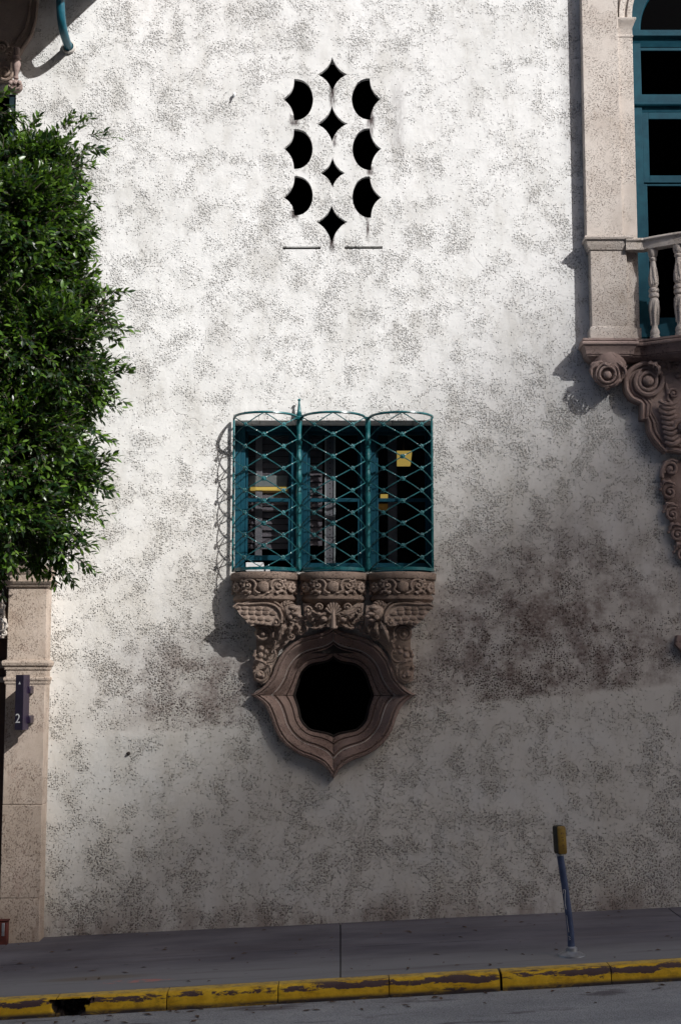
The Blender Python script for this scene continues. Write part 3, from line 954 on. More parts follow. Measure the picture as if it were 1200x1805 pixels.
# carved corbel under the bay
corb = thing('carved_corbel', W(587, 1100, -.02), 'carved brown terracotta corbel of three bowls, wings and scrolls under the bay', 'corbel')
def bz(py): return W(587, py, -.3).z
BPROF = [(.018, 1008), (.024, 1010), (.024, 1017.5), (.018, 1020), (-.002, 1021.5), (-.006, 1030), (-.012, 1040), (-.022, 1047), (-.010, 1049.5), (-.002, 1052), (-.004, 1055.5), (-.018, 1058), (-.035, 1060.5), (-.075, 1065), (-.12, 1071), (-.19, 1080)]
def bend(xc, o=0.0):
    def fn(p):
        phi = 1.2 * p.x / RC
        r = RC + o - p.y
        return (xc + r * sin(phi), YC - r * cos(phi), p.z)
    return fn
for bi, xc in enumerate(SECX):
    rings = []
    for (o, py) in BPROF[::-1]:
        r = [cyl(xc, -PM * .985 + 2 * PM * .985 * i / 28, bz(py), o) for i in range(29)]
        r = [Vector((p.x, min(p.y, .0), p.z)) for p in r]
        rings.append([(r[0].x, .03, bz(py))] + r + [(r[-1].x, .03, bz(py))])
    bowl = MB().loft(rings).build('bowl', TERRA, corb, ang=40)
    # frieze ornament laid out flat then bent round the bowl
    mb = MB()
    Lh = RC * PM
    zc = bz(1034); hh = (bz(1021) - bz(1047)) / 2
    def fs(x, z): return (x, 0, zc + z * hh)
    def path(P, r, flat=1.0, lift=.012, n=7, lob=0):
        C_ = catmull([Vector((a, -lift, zc + b * hh)) for a, b in P], 5)
        rr = []
        for i in range(len(C_)):
            t = i / (len(C_) - 1)
            q = r * (1 - .45 * t)
            if lob: q *= 1 + .3 * sin(2 * pi * lob * t)
            rr.append(q)
        mb.tube(C_, rr, n=n, ref=(0, -1, 0), flat=flat)
    def spir(cx, cz, r, turns, a0, d, tr):
        P = [(cx + r * (1 - .85 * i / 18) * cos(a0 + d * turns * 2 * pi * i / 18), cz + r / hh * (1 - .85 * i / 18) * sin(a0 + d * turns * 2 * pi * i / 18)) for i in range(19)]
        path(P, tr)
        mb.ell((cx, -.018, zc + cz * hh), (r * .28, .014, r * .28), 8)
    # central shield
    mb.ell((0, -.004, zc), (.045, .022, hh * .82), 14)
    path([(-.05, .95), (-.02, .80), (0, .98), (.02, .80), (.05, .95)], .009)
    for d in (-1, 1):
        path([(d * .155, .70), (d * .115, .98), (d * .075, .75), (d * .058, .2), (d * .068, -.45), (d * .04, -.85)], .013, 1.1)
        mb.ell((d * .036, -.014, zc - hh * .88), (.015, .012, .009), 8)
        spir(d * .125, .15, .040, 1.4, pi / 2, -d, .011)
        path([(d * .10, -.9), (d * .15, -.55), (d * .19, -.9)], .016, .8, lob=3)
        path([(d * .165, .95), (d * .19, .55), (d * .165, .15), (d * .19, -.3)], .015, .8, lob=3)
        # rosette with petals
        cx = d * .262
        for k in range(8):
            a = k * pi / 4
            mb.ell((cx + .034 * cos(a), -.012, zc + .034 * sin(a)), (.017, .014, .017), 7)
        mb.ell((cx, -.026, zc), (.018, .014, .018), 9)
        spir(cx, 0, .055, 1.0, d * pi / 2 + pi / 2, d, .009)
        path([(d * .33, -.9), (d * .345, -.2), (d * .33, .6), (d * .345, .95)], .016, .8, lob=4)
    mb.map(bend(xc, -.008))
    mb.build('frieze', TERRA, bowl)

def bracket(sgn):
    mb = MB()
    def X(px): return px if sgn > 0 else 1175 - px
    def pl(pts): return [(X(a), b) for a, b in pts]
    def V(cx, cy, r, Y, turns, a0, d, th=.24):
        volute(mb, X(cx), cy, r, Y, turns, a0 if sgn > 0 else pi - a0, d * sgn, th)
    def LF(pts, w, Y, lift=.03, lobes=4): leafy(mb, pl(pts), w, Y, lift, lobes)
    def SW(pts, r, Y, **k):
        P = [(p.x, p.y) for p in catmull([Vector((a, b, 0)) for a, b in pl(pts)], 6)]
        swp(mb, P, r, Y, **k)
    def B(px, py, r, Y, ry=None): blob(mb, X(px), py, r, Y, ry)
    # backing mass
    mb.prism(pxpoly(pl([(436, 1072), (530, 1072), (536, 1112), (512, 1128), (492, 1148), (482, 1178), (474, 1200), (462, 1206), (447, 1200), (446, 1178), (452, 1140), (452, 1112)]), -.03), -.05, .02)
    mb.prism(pxpoly(pl([(452, 1068), (530, 1068), (533, 1104), (505, 1116), (478, 1106), (458, 1092)]), -.10), -.15, 0)
    # wing
    wing = [(413, 1069), (424, 1064), (440, 1062.5), (462, 1061.5), (480, 1064), (492, 1072), (498, 1084), (497, 1097), (489, 1105), (474, 1102), (458, 1100), (444, 1104), (437, 1098), (424, 1084)]
    mb.prism(pxpoly(pl(wing), -.22), -.235, -.04)
    SW([(412, 1070), (420, 1065), (432, 1066), (446, 1065), (466, 1064), (482, 1067), (492, 1075), (497, 1086), (496, 1098)], 2.6, -.238, flat=1.3, taper=(.7, 1.2))
    SW([(424, 1066), (450, 1060), (478, 1060), (494, 1068), (501, 1080), (502, 1094)], 2.0, -.225, flat=1.2)
    for i, (a, b, w) in enumerate((((420, 1072), (470, 1074), 3.6), ((428, 1081), (478, 1082), 3.6), ((434, 1090), (474, 1092), 3.4), ((440, 1098), (466, 1099), 3.0))):
        n = 5 - i // 2
        for k in range(n):
            t = k / (n - 1)
            x = a[0] + (b[0] - a[0]) * t + (i % 2) * 4; y = a[1] + (b[1] - a[1]) * t
            B(x, y + R.uniform(-1, 1), (w * 1.9, w * 1.15), -.236, 1.8)
    V(487, 1098, 9, -.238, 1.2, -pi / 2, 1, .26)
    # head in profile looking to the middle of the bay
    B(510, 1080, (13, 15), -.20, 12); B(517, 1072, (9, 6), -.24, 7); B(522, 1083, (8, 4.5), -.25, 7); B(528, 1087, (4.5, 3.6), -.262, 5)
    B(520, 1094, (7, 3.4), -.235, 6); B(512, 1089, (5, 5), -.25, 5); B(516, 1078, (2.2, 1.8), -.275, 2)
    for k in range(6):
        a = -2.4 + k * .42
        LF([(507 + 5 * cos(a), 1078 + 6 * sin(a)), (507 + 13 * cos(a - .1), 1078 + 15 * sin(a - .1)), (507 + 17 * cos(a + .25), 1078 + 19 * sin(a + .25))], 3.2, -.215, .012, 3)
    LF([(505, 1094), (500, 1106), (494, 1120), (490, 1132)], 6.0, -.20, .03, 4)
    LF([(511, 1098), (512, 1110), (507, 1122)], 5.0, -.19, .03, 3)
    LF([(521, 1100), (527, 1108), (522, 1118)], 4.5, -.16, .02, 3)
    V(514, 1122, 8, -.15, 1.3, pi, -1); V(530, 1114, 6.5, -.12, 1.2, 0, 1)
    # large volute, drop of fruit, lower volute
    V(464, 1118, 17.5, -.15, 1.7, .2, -1, .2)
    SW([(448, 1106), (458, 1099), (472, 1100), (481, 1110), (482, 1124)], 2.4, -.17, flat=1.1)
    LF([(478, 1126), (484, 1134), (480, 1146)], 5, -.13, .02, 3)
    B(461, 1143, 5.2, -.125); B(470, 1149, 5.0, -.13); B(460, 1155, 5.6, -.13); B(473, 1141, 3.4, -.12); B(480, 1150, 3.4, -.11)
    LF([(452, 1146), (450, 1158), (458, 1168)], 4.5, -.10, .02, 3)
    SW([(484, 1146), (486, 1156), (480, 1165), (471, 1167)], 2.4, -.12, flat=1.2)
    LF([(450, 1162), (462, 1166), (472, 1172)], 4.8, -.12, .02, 3)
    LF([(472, 1168), (477, 1178), (476, 1190)], 3.8, -.11, .02, 3)
    V(459, 1190, 14, -.10, 1.5, -.6, 1, .22)
    B(456, 1189, (4, 5), -.115); B(464, 1192, (3.4, 3.4), -.115); B(448, 1176, (4, 4.5), -.08)
    return mb
for sgn in (1, -1):
    bracket(sgn).map(lambda p: (p.x, p.y * 1.22 if p.y < 0 else p.y, p.z)).build('bracket', TERRA, corb)
mb = MB()
mb.prism(pxpoly([(534, 1064), (641, 1064), (638, 1090), (620, 1108), (588, 1104), (556, 1108), (538, 1090)], -.08), -.12, .02)
for k in range(7):                                              # shell fan in the middle
    a = pi * (1.15 + .7 * k / 6)
    swp(mb, [(587.5, 1084), (587.5 + 10 * cos(a), 1084 + 14 * sin(a)), (587.5 + 15 * cos(a), 1082 + 20 * sin(a))], 2.4, -.20, taper=(.5, 1.2))
swp(mb, [(587.5, 1076), (587.5, 1090), (587.5, 1108)], 4.2, -.19, flat=1.2, taper=(.8, 1.2))
blob(mb, 587.5, 1106, (8, 4), -.17, 5)
for d in (-1, 1):
    def X(a): return 587.5 + d * a
    volute(mb, X(24), 1071, 8, -.20, 1.3, 0 if d > 0 else pi, -d, .26)
    volute(mb, X(45), 1076, 9.5, -.19, 1.5, pi / 2, d, .24)
    volute(mb, X(50), 1090, 7, -.15, 1.3, 0 if d < 0 else pi, -d, .26)
    volute(mb, X(33), 1098, 7.5, -.14, 1.3, pi / 2, d, .26)
    leafy(mb, [(X(12), 1080), (X(22), 1084), (X(34), 1080), (X(40), 1074)], 4, -.18, .02, 3)
    leafy(mb, [(X(10), 1098), (X(20), 1104), (X(30), 1108), (X(42), 1106)], 4, -.14, .02, 3)
    blob(mb, X(17), 1092, (7, 6), -.17, 6); blob(mb, X(29), 1089, (4.5, 4.5), -.165); blob(mb, X(40), 1086, 4, -.15)
    leafy(mb, [(X(52), 1098), (X(46), 1108), (X(52), 1116)], 4, -.11, .02, 3)
mb.map(lambda p: (p.x, p.y * 1.42 if p.y < 0 else p.y, p.z))
mb.build('mask', TERRA, corb)

# ogee window
og = thing('ogee_window', W(587.5, 1372, -.06), 'dark four-pointed ogee window in a stepped brown terracotta moulding', 'window')
OPROF = [(-.005, .01), (-.005, -.085), (.02, -.105), (.10, -.112), (.125, -.104), (.145, -.086), (.165, -.096), (.20, -.102), (.25, -.09), (.32, -.055), (.40, -.02), (.50, .004), (.535, .006), (.55, .03), (.57, .028), (.585, .012), (.61, .012), (.68, .045), (.76, .075), (.82, .085), (.835, .105), (.85, .10), (.87, .086), (.93, .098), (.985, .115), (1.0, .13), (1.0, .25)]
def ogee_quarter(O, I, mir):
    rings = []
    N = len(O)
    for i in range(N):
        ring = []
        for (t, Y) in OPROF:
            q = O[i].lerp(I[i], t)
            x = q.x
            if i == N - 1: x -= .45
            y = q.y
            if i == 0: y += -.45 if O is OU else .45
            if mir: x = 1175 - x
            ring.append(W(x, y, Y))
        rings.append(ring)
    return MB().loft(rings, closed=False, cap=False)
for O, I, m in ((OU, IU, 0), (OU, IU, 1), (OL, IL, 0), (OL, IL, 1)):
    ogee_quarter(O, I, m).build('moulding', OGEE, og, ang=22)
lin = mid(OU, IU, 1.02); lin2 = mid(OL, IL, 1.02)
loop = lin + mirp(lin)[::-1][1:] + mirp(lin2)[1:] + lin2[::-1][1:-1]
MB().tube([W(p.x, p.y, .235) for p in loop] + [W(loop[0].x, loop[0].y, .235)], .018, n=6, ref=(0, -1, 0)).build('window_frame', DARK, og)
A, B = W(505, 1310, .25), W(670, 1150, .25)
MB().box(A.x, B.x, .255, .262, A.z, B.z).build('pane', DARKGLASS, og, smooth=False)

# ------------------------------------------------------------------ right side: pilaster, arched window, balcony
YP = -.12
pr = thing('stone_pilaster', W(1055, 425, YP), 'pale pitted stone pilaster at the upper right, beside the arched window', 'pilaster')
x0, x1 = W(1029, 250, YP).x, W(1093.5, 250, YP).x
MB().box(x0, x1, YP, .0, W(1050, 422, YP).z, 10.8).build('shaft', PALE, pr, bevel=.008)
YJ = -.085
xj = W(1118.5, 250, YJ).x
MB().box(x1 + .001, xj, YJ, .34, W(1100, 598, YJ).z, W(1100, 62, YJ).z).build('jamb', PALE, pr, bevel=.006)
# impost
zi = lambda py: W(1105, py, YJ).z
MB().band(x1 + .003, xj, YJ, [(0, zi(66)), (.006, zi(65)), (.006, zi(62)), (.0, zi(61.5)), (.0, zi(49)), (.012, zi(45)), (.02, zi(41)), (.026, zi(39)), (.034, zi(36)), (.034, zi(33)), (.02, zi(32))], .3).build('impost', PALE, pr, bevel=.002)
# arch above
mb = MB()
cx, cz = ARC_C.x, zi(32)
ri = cx - xj
rings = []
for (o, y) in ((0, .34), (0, YJ), (.03, YJ - .012), (.05, YJ - .012), (.055, YJ + .01), (.075, YJ + .01), (.082, YJ - .01), (.13, YJ - .02), (.135, 0)):
    rings.append([(cx + (ri + o) * cos(pi * i / 36), y, cz + (ri + o) * sin(pi * i / 36)) for i in range(37)])
mb.loft(rings, closed=False, cap=False).build('arch_moulding', PALE, pr, ang=25)
JX2 = 2 * cx - xj
MB().box(JX2, JX2 + (xj - x1), YJ, .34, W(1100, 598, YJ).z, zi(32)).build('jamb', PALE, pr, bevel=.006)

YF = .16
aw = thing('arched_window', W(1150, 590, YF), 'tall teal framed arched window with black panes above the balcony', 'window')
fz = lambda py: W(1150, py, YF).z
fx = lambda px, py: W(px, py, YF).x
fl = fx(1110, 250)
fr = 2 * cx - fl
mb = MB()
# fixed outer frame
mb.box(fl, fx(1129, 130), YF, YF + .08, fz(594), fz(52)); mb.box(2 * cx - fx(1129, 130), fr, YF, YF + .08, fz(594), fz(52))
r_o, r_i = cx - fl, cx - fx(1128.5, 50)
rings = []
for (r, y) in ((r_o, YF), (r_i + .012, YF), (r_i, YF + .012), (r_i, YF + .08), (r_o, YF + .08)):
    rings.append([(cx + r * cos(pi * i / 36), y, fz(52) + r * sin(pi * i / 36)) for i in range(37)])
mb.loft(rings + [rings[0]], closed=False, cap=False)
mb.build('window_frame', FRAME, aw, bevel=.003)
inl, inr = fx(1129, 130) + .001, 2 * cx - fx(1129, 130) - .001
def transom(a, b, prof):
    rings = [[(inl - .10, YF - o, z), (inr + .10, YF - o, z)] for (o, z) in prof]
    m = MB()
    m.loft([[(inl - .095, YF - o, z), (inr + .095, YF - o, z), (inr + .095, YF + .07, z), (inl - .095, YF + .07, z)] for (o, z) in prof])
    return m.build('transom', FRAME, aw, ang=30)
transom(0, 0, [(-.01, fz(82)), (.012, fz(70)), (.035, fz(68)), (.045, fz(66)), (.045, fz(62)), (.03, fz(60.5)), (.03, fz(59)), (.004, fz(57.5)), (.004, fz(53))])
transom(0, 0, [(-.02, fz(196)), (-.01, fz(188)), (.018, fz(187)), (.025, fz(185)), (.025, fz(183)), (.01, fz(181.5)), (.001, fz(181)), (.001, fz(166.5))])
def leaf_frame(xa, xb, ya, yb, w, wt, wb, y0):
    m = MB(); rect(m, xa, xb, yb, ya, y0, y0 + .045, w, wt, wb)
    o = m.build('casement', FRAME, aw, bevel=.003)
    MB().box(xa + w, xb - w, y0 + .02, y0 + .026, yb + wb, ya - wt).build('pane', DARKGLASS, o, smooth=False)
mb = MB().add([(cx + r_i * cos(pi * i / 36), YF + .05, fz(52) + r_i * sin(pi * i / 36)) for i in range(37)], [tuple(range(37))])
mb.build('pane', DARKGLASS, aw, smooth=False, fix=False)
leaf_frame(inl, inr, fz(83), fz(166), .003, .03, .005, YF + .012)
for (a, b) in ((inl, cx - .002), (cx + .002, inr)):
    leaf_frame(a, b, fz(197), fz(321), .062, .07, .075, YF + .012)
    leaf_frame(a, b, fz(323), fz(592), .035, .02, .19, YF + .020)

# balcony
bal = thing('balcony', W(1238, 600, -.3), 'bowed stone balcony with turned balusters at the right edge', 'balcony')
xs0 = W(1036, 600, -.2).x
# plan polyline of the deck front edge: pier, return, bow (mirrored about the window axis)
def plan(o, pier_front, bow):
    L = [(W(1036, 600, -.2).x - o, .02), (W(1036, 600, -.2).x - o, pier_front - o), (W(1111, 600, -.2).x + o, pier_front - o), (W(1111, 600, -.2).x + o * .6, pier_front + .06 - o), (W(1133, 600, -.2).x, pier_front + .06 - o)]
    xa, xb = W(1133, 600, -.2).x, cx
    for i in range(1, 9):
        t = i / 8
        L.append((xa + (xb - xa) * t, pier_front + .06 - o - bow * sin(t * pi / 2)))
    Rr = [(2 * cx - x, y) for x, y in L[::-1]][1:]
    return L + Rr
YPF = -.19
dz_ = lambda py: W(1060, py, -.27).z
DECK = [(-.03, 631), (.0, 626), (.012, 624), (.012, 622.5), (.022, 621), (.03, 613), (.045, 609), (.05, 606.5), (.062, 605.5), (.066, 603), (.062, 600.5), (.045, 599), (.055, 598), (.055, 594.5)]
rings = [[(x, y, dz_(py)) for x, y in plan(o, YPF, .30)] for (o, py) in DECK]
MB().loft(rings, closed=True).build('deck', ROSE, bal, ang=30)
# pedestal with base and cap
YD = -.14
pa, pb = W(1041, 510, YD).x, W(1105, 510, YD).x
pz = lambda py: W(1070, py, YD).z
MB().box(pa, pb, YD, .01, pz(576), pz(439)).build('pedestal', PALE, bal, bevel=.006)
MB().band(pa, pb, YD, [(.022, pz(597)), (.022, pz(581)), (.016, pz(578)), (.012, pz(576.5)), (.002, pz(575))]).build('pedestal_base', PALE, bal, bevel=.003)
MB().band(pa, pb, YD, [(.0, pz(442)), (.012, pz(440.5)), (.016, pz(438)), (.03, pz(433)), (.036, pz(428)), (.038, pz(425.5)), (.055, pz(424)), (.060, pz(421)), (.055, pz(418)), (.03, pz(417))]).build('pedestal_cap', PALE, bal, ang=30)
MB().box(pb + .002, W(1128, 510, -.10).x, -.10, .30, W(1110, 597, -.1).z, W(1110, 578, -.1).z).build('jamb_base', PALE, bal, bevel=.003)
# handrail follows the bow
rz = lambda py: W(1120, py, -.17).z
railp = [(pb - .01, -.13), (W(1135, 430, -.17).x, -.135)]
xa = railp[-1][0]
for i in range(1, 9):
    t = i / 8
    railp.append((xa + (cx - xa) * t, -.135 - .30 * sin(t * pi / 2)))
railp += [(2 * cx - x, y) for x, y in railp[::-1]][1:]
RP = [(-.05, 440.5), (.05, 440.5), (.05, 428), (.058, 426.5), (.066, 424), (.06, 421), (.035, 419.3), (-.05, 419)]
rings = []
for i, (x, y) in enumerate(railp):
    a = railp[max(i - 1, 0)]; b = railp[min(i + 1, len(railp) - 1)]
    d = Vector((b[0] - a[0], b[1] - a[1])).normalized()
    nx, ny = d.y, -d.x
    if ny > 0: nx, ny = -nx, -ny
    rings.append([(x + nx * o, y + ny * o, rz(py)) for (o, py) in RP])
MB().loft(rings).build('handrail', PALE, bal, ang=30)
zt0, zb0 = rz(440), dz_(595)
H = zt0 - zb0
BP = [(.048, 0), (.048, .035), (.040, .045), (.046, .075), (.040, .10), (.027, .13), (.030, .20), (.036, .27), (.044, .36), (.046, .41), (.040, .445), (.030, .455), (.047, .465), (.050, .485), (.047, .505), (.036, .512), (.047, .522), (.050, .54), (.044, .56), (.028, .568), (.038, .585), (.044, .62), (.040, .68), (.030, .78), (.026, .86), (.036, .875), (.038, .89), (.030, .90), (.042, .925), (.048, .96), (.048, 1.0)]
b0 = None
bpx = [1152, 1190.5]
bx = [W(p, 510, -.2).x for p in bpx]
step = bx[1] - bx[0]
xsb = [bx[0] + step * i for i in range(6)]
for x in xsb:
    t = (x - xa) / (cx - xa); t = t if t <= 1 else 2 - t
    y = -.135 - .30 * sin(max(0, t) * pi / 2)
    if b0 is None:
        mb = MB().lathe([(r, z * H) for r, z in BP], (0, 0, 0), 20)
        # carved leaf ridges on the lower and upper bellies
        for k in range(7):
            a = 2 * pi * k / 7
            mb.tube([(.034 * cos(a), .034 * sin(a), .16 * H), (.046 * cos(a), .046 * sin(a), .33 * H), (.047 * cos(a + .3), .047 * sin(a + .3), .42 * H)], [.006, .009, .004], n=5)
            mb.tube([(.030 * cos(a), .030 * sin(a), .80 * H), (.042 * cos(a + .2), .042 * sin(a + .2), .68 * H), (.045 * cos(a + .4), .045 * sin(a + .4), .60 * H)], [.004, .008, .004], n=5)
        b0 = mb.build('baluster', PALE, bal, origin=(0, 0, 0))
        b0.location = Vector((x, y, zb0)) - wloc(bal)
    else:
        dup(b0, bal, Vector((x, y, zb0)) - wloc(bal))
# small pendant corbel under the pier
mb = MB()
blob(mb, 1071, 646, (33, 40), -.10, 26, 20)
swp(mb, spiral_px(1070, 660, 14, 1.0, 0, 1, 1.0), 2.4, -.245)
swp(mb, spiral_px(1070, 660, 20, 1.0, 0, 1, 1.0), 2.0, -.225)
blob(mb, 1070, 661, (7.5, 7.5), -.245, 5)
blob(mb, 1070, 684, 5, -.13)
for d in (-1, 1):
    volute(mb, 1071 + d * 25, 645, 8, -.20, 1.2, 0, d, .3)
    leafy(mb, [(1071 + d * 8, 637), (1071 + d * 18, 640), (1071 + d * 30, 652), (1071 + d * 27, 666)], 5, -.20, .02, 3)
    leafy(mb, [(1071 + d * 22, 660), (1071 + d * 18, 672), (1071 + d * 6, 682)], 5, -.17, .02, 3)
leafy(mb, [(1064, 640), (1070, 644), (1076, 640)], 4, -.24, .01, 2)
mb.build('pendant', ROSE, bal)
# big scrolled apron under the bow
AP = [(1170, 640), (1153, 637), (1140, 636.5), (1127, 638.5), (1109, 649), (1100, 662), (1098, 676), (1100, 690), (1109, 704), (1120, 710), (1127, 713), (1127, 741), (1138, 742), (1140, 760), (1149, 777), (1162, 792), (1171, 799), (1175, 795), (1198, 799), (1238, 800)]
sm = []
sm += [(p.x, p.y) for p in catmull([Vector((a, b, 0)) for a, b in AP[:11]], 4)]
sm += [(1127, 741), (1138, 742)]
sm += [(p.x, p.y) for p in catmull([Vector((a, b, 0)) for a, b in AP[12:17]], 4)][1:]
sm += [(1175, 795.5), (1198, 799.5), (1238, 800)]
mb = MB()
mb.prism(pxpoly(sm + [(1238, 640)], -.08), -.10, .01)
def inset(P, d):
    out = []
    for i, p in enumerate(P):
        a = P[max(i - 1, 0)]; b = P[min(i + 1, len(P) - 1)]
        t = Vector((b[0] - a[0], b[1] - a[1])); t.normalize()
        out.append((p[0] - t.y * -1 * d * -1 * -1, p[1] + t.x * d * -1) if False else (p[0] + t.y * d, p[1] - t.x * d))
    return out
for d, r, Y, fl_ in ((4.0, 4.6, -.105, 1.3), (13, 2.6, -.10, 1.3), (19, 2.2, -.095, 1.2)):
    P = inset(sm, d)
    if d > 4: P = P[8:]
    mb.tube([W(a, b, Y) for a, b in P], r * (13.4 / FPX), n=8, ref=(0, -1, 0), flat=fl_)
swp(mb, spiral_px(1141, 672, 21, .78, -2.2, -1, 1.25, 30), 4.6, -.125, flat=1.1)
swp(mb, spiral_px(1141, 672, 15, 1.0, 0, 1, 1.0, 30), 3.6, -.135)
blob(mb, 1141, 672, (11, 10), -.14, 9, 14)
leafy(mb, [(1142, 640), (1154, 644), (1160, 652), (1157, 664)], 7, -.16, .03, 4)
leafy(mb, [(1150, 640), (1162, 637), (1172, 642)], 6, -.14, .02, 3)
leafy(mb, [(1168, 630), (1176, 642), (1178, 656)], 5, -.12, .02, 4)
volute(mb, 1186, 694, 11, -.13, 1.4, pi, 1, .26)
volute(mb, 1190, 645, 9, -.11, 1.3, 0, -1, .26)
swp(mb, [(1172, 676), (1176, 690), (1176, 704), (1184, 712)], 3, -.11)
blob(mb, 1194, 662, 6, -.11)
for k in range(8):                                              # reeded swag
    yy = 716 + k * 9
    swp(mb, [(p.x, p.y) for p in catmull([Vector((1162 + k * 1.5, yy, 0)), Vector((1174 + k * 1.6, yy + 4, 0)), Vector((1187 + k * 1.5, yy + 1.5 - k * .8, 0))], 4)], 4.6, -.13, flat=1.0, lift=.03, taper=(.8, .9))
leafy(mb, [(1160, 706), (1172, 712), (1186, 712), (1198, 704)], 5, -.15, .02, 4)
volute(mb, 1203, 754, 19, -.15, 1.2, pi, 1, .24)
blob(mb, 1203, 754, (10, 10), -.16, 8, 12)
mb.mirror(cx)
mb.build('apron', ROSE, bal)

# carved scrolled edge of the surround below the balcony
ds = thing('carved_surround', W(1200, 1140, -.05), 'reddish carved surround with a running scroll edge at the right of the wall', 'door surround')
MB().prism(pxpoly([(1168, 812), (1300, 812), (1300, 1110), (1215, 1110), (1206, 1020), (1200, 985), (1190, 955), (1180, 920), (1170, 880), (1163, 850)], -.02), -.03, .02).build('backing', ROSE, ds, bevel=.004)
for i, (cx_, cy_, r_, a0) in enumerate(((1181, 827, 16, 2.6), (1179, 868, 15, 2.4), (1184, 907, 14, 2.4), (1193, 943, 13, 2.4), (1203, 978, 12, 2.4))):
    mb = MB()
    volute(mb, cx_, cy_, r_, -.05, 1.5, a0 + (0 if i == 0 else pi * .9), 1 if i == 0 else -1, .24)
    if i == 0:
        swp(mb, [(1165, 842), (1166, 828), (1172, 816), (1182, 811), (1192, 814)], 4, -.05, flat=1.2)
    else:
        leafy(mb, [(cx_ - 14, cy_ - 8), (cx_ - 8, cy_ - 18), (cx_ + 4, cy_ - 17), (cx_ + 12, cy_ - 12)], 4.6, -.05, .02, 4)
        blob(mb, cx_ - 14, cy_ - 14, 3.4, -.045); blob(mb, cx_ - 16, cy_ - 5, 3.2, -.045); blob(mb, cx_ - 10, cy_ - 20, 3, -.045)
    mb.build('scroll', ROSE, ds)
P5 = pxpoly([(1191, 1120), (1300, 1120), (1300, 1168), (1203, 1152), (1188, 1136)], -.04)
MB().prism(P5, -.07, .01).build('corner_block', ROSE, ds, bevel=.006)

# ------------------------------------------------------------------ left side: pilaster, doorway, sign, console, pipe
YL = -.21
pl_ = thing('gate_pilaster', W(48, 1650, YL), 'buff stone pilaster with moulded bands beside the dark doorway on the left', 'pilaster')
la, lb = W(15, 1050, YL).x, W(84, 1050, YL).x
lz = lambda py: W(60, py, YL).z
edges = [1690, 1585, 1583, 1420, 1418, 1206]
for (y0, y1) in ((1700, 1584.2), (1583, 1419.2), (1418, 1204)):
    MB().box(la, lb, YL, .01, lz(y0), lz(y1)).build('block', BUFF, pl_, bevel=.005)
MB().box(la + .004, lb - .004, YL + .006, .01, lz(1690), lz(1030)).build('core', BUFF, pl_)
MB().box(la, lb, YL, .01, lz(1193), lz(1181)).build('neck', BUFF, pl_, bevel=.003)
MB().box(la + .002, lb - .002, YL + .002, .01, lz(1164), lz(1032)).build('panel', BUFF, pl_, bevel=.005)
MB().band(la, lb, YL, [(.0, lz(1207)), (.006, lz(1205.5)), (.010, lz(1203)), (.006, lz(1201)), (.016, lz(1199.5)), (.02, lz(1196)), (.014, lz(1193.5)), (.0, lz(1192.5))]).build('lower_band', BUFF, pl_, ang=30)
MB().band(la, lb, YL, [(.0, lz(1182)), (.012, lz(1180)), (.014, lz(1176)), (.03, lz(1173)), (.036, lz(1168)), (.03, lz(1164.5)), (.008, lz(1163))]).build('upper_band', BUFF, pl_, ang=30)
MB().band(la, lb, YL, [(.0, lz(1036)), (.02, lz(1034)), (.03, lz(1030)), (.05, lz(1027)), (.055, lz(1025)), (.018, lz(1024)), (.018, lz(1013)), (.03, lz(1011)), (.045, lz(1004)), (.05, lz(998)), (.0, lz(996))]).build('capital', BUFF, pl_, ang=30)

dd = thing('doorway', W(-20, 1650, .2), 'dark doorway with a carved pale scroll at the far left behind the pilaster', 'doorway')
MB().box(-5.3, -3.0, .30, .36, -.5, W(0, 990).z).build('door_leaf', DOORWOOD, dd)
MB().box(-3.45, la - .001, -.04, .02, W(0, 1203).z, W(0, 1193).z).build('string_course', BUFF, dd, bevel=.004)
MB().box(-3.45, la - .001, -.05, .02, W(0, 1178).z, W(0, 1165).z).build('string_course', BUFF, dd, bevel=.004)
MB().box(-3.25, la + .01, -.02, .28, -.5, W(0, 1036).z).build('door_jamb', m_plain('brown_jamb', (.10, .055, .04), .85, .3), dd, bevel=.004)
mb = MB()
YO = -.30
volute(mb, -4, 1060, 10, YO, 1.2, -1, 1, .3)
leafy(mb, [(-6, 1080), (4, 1078), (8, 1070), (6, 1062)], 4, YO, .03, 3)
swp(mb, [(p.x, p.y) for p in catmull([Vector((q[0], q[1], 0)) for q in ((-4, 1074), (4, 1076), (7, 1082), (4, 1088), (-4, 1088))], 5)], 2.6, YO)
leafy(mb, [(-2, 1087), (6, 1092), (11, 1101), (8, 1110), (0, 1112)], 5, YO, .03, 4)
volute(mb, 8, 1115, 6.5, YO, 1.1, 2.4, -1, .34)
mb.prism(pxpoly([(-60, 1045), (-2, 1045), (3, 1070), (5, 1100), (2, 1124), (-60, 1124)], YO), YO + .01, -.05)
mb.build('carved_scroll', m_plain('pale_carved_plaster', (.60, .54, .48), .8, .15), dd)

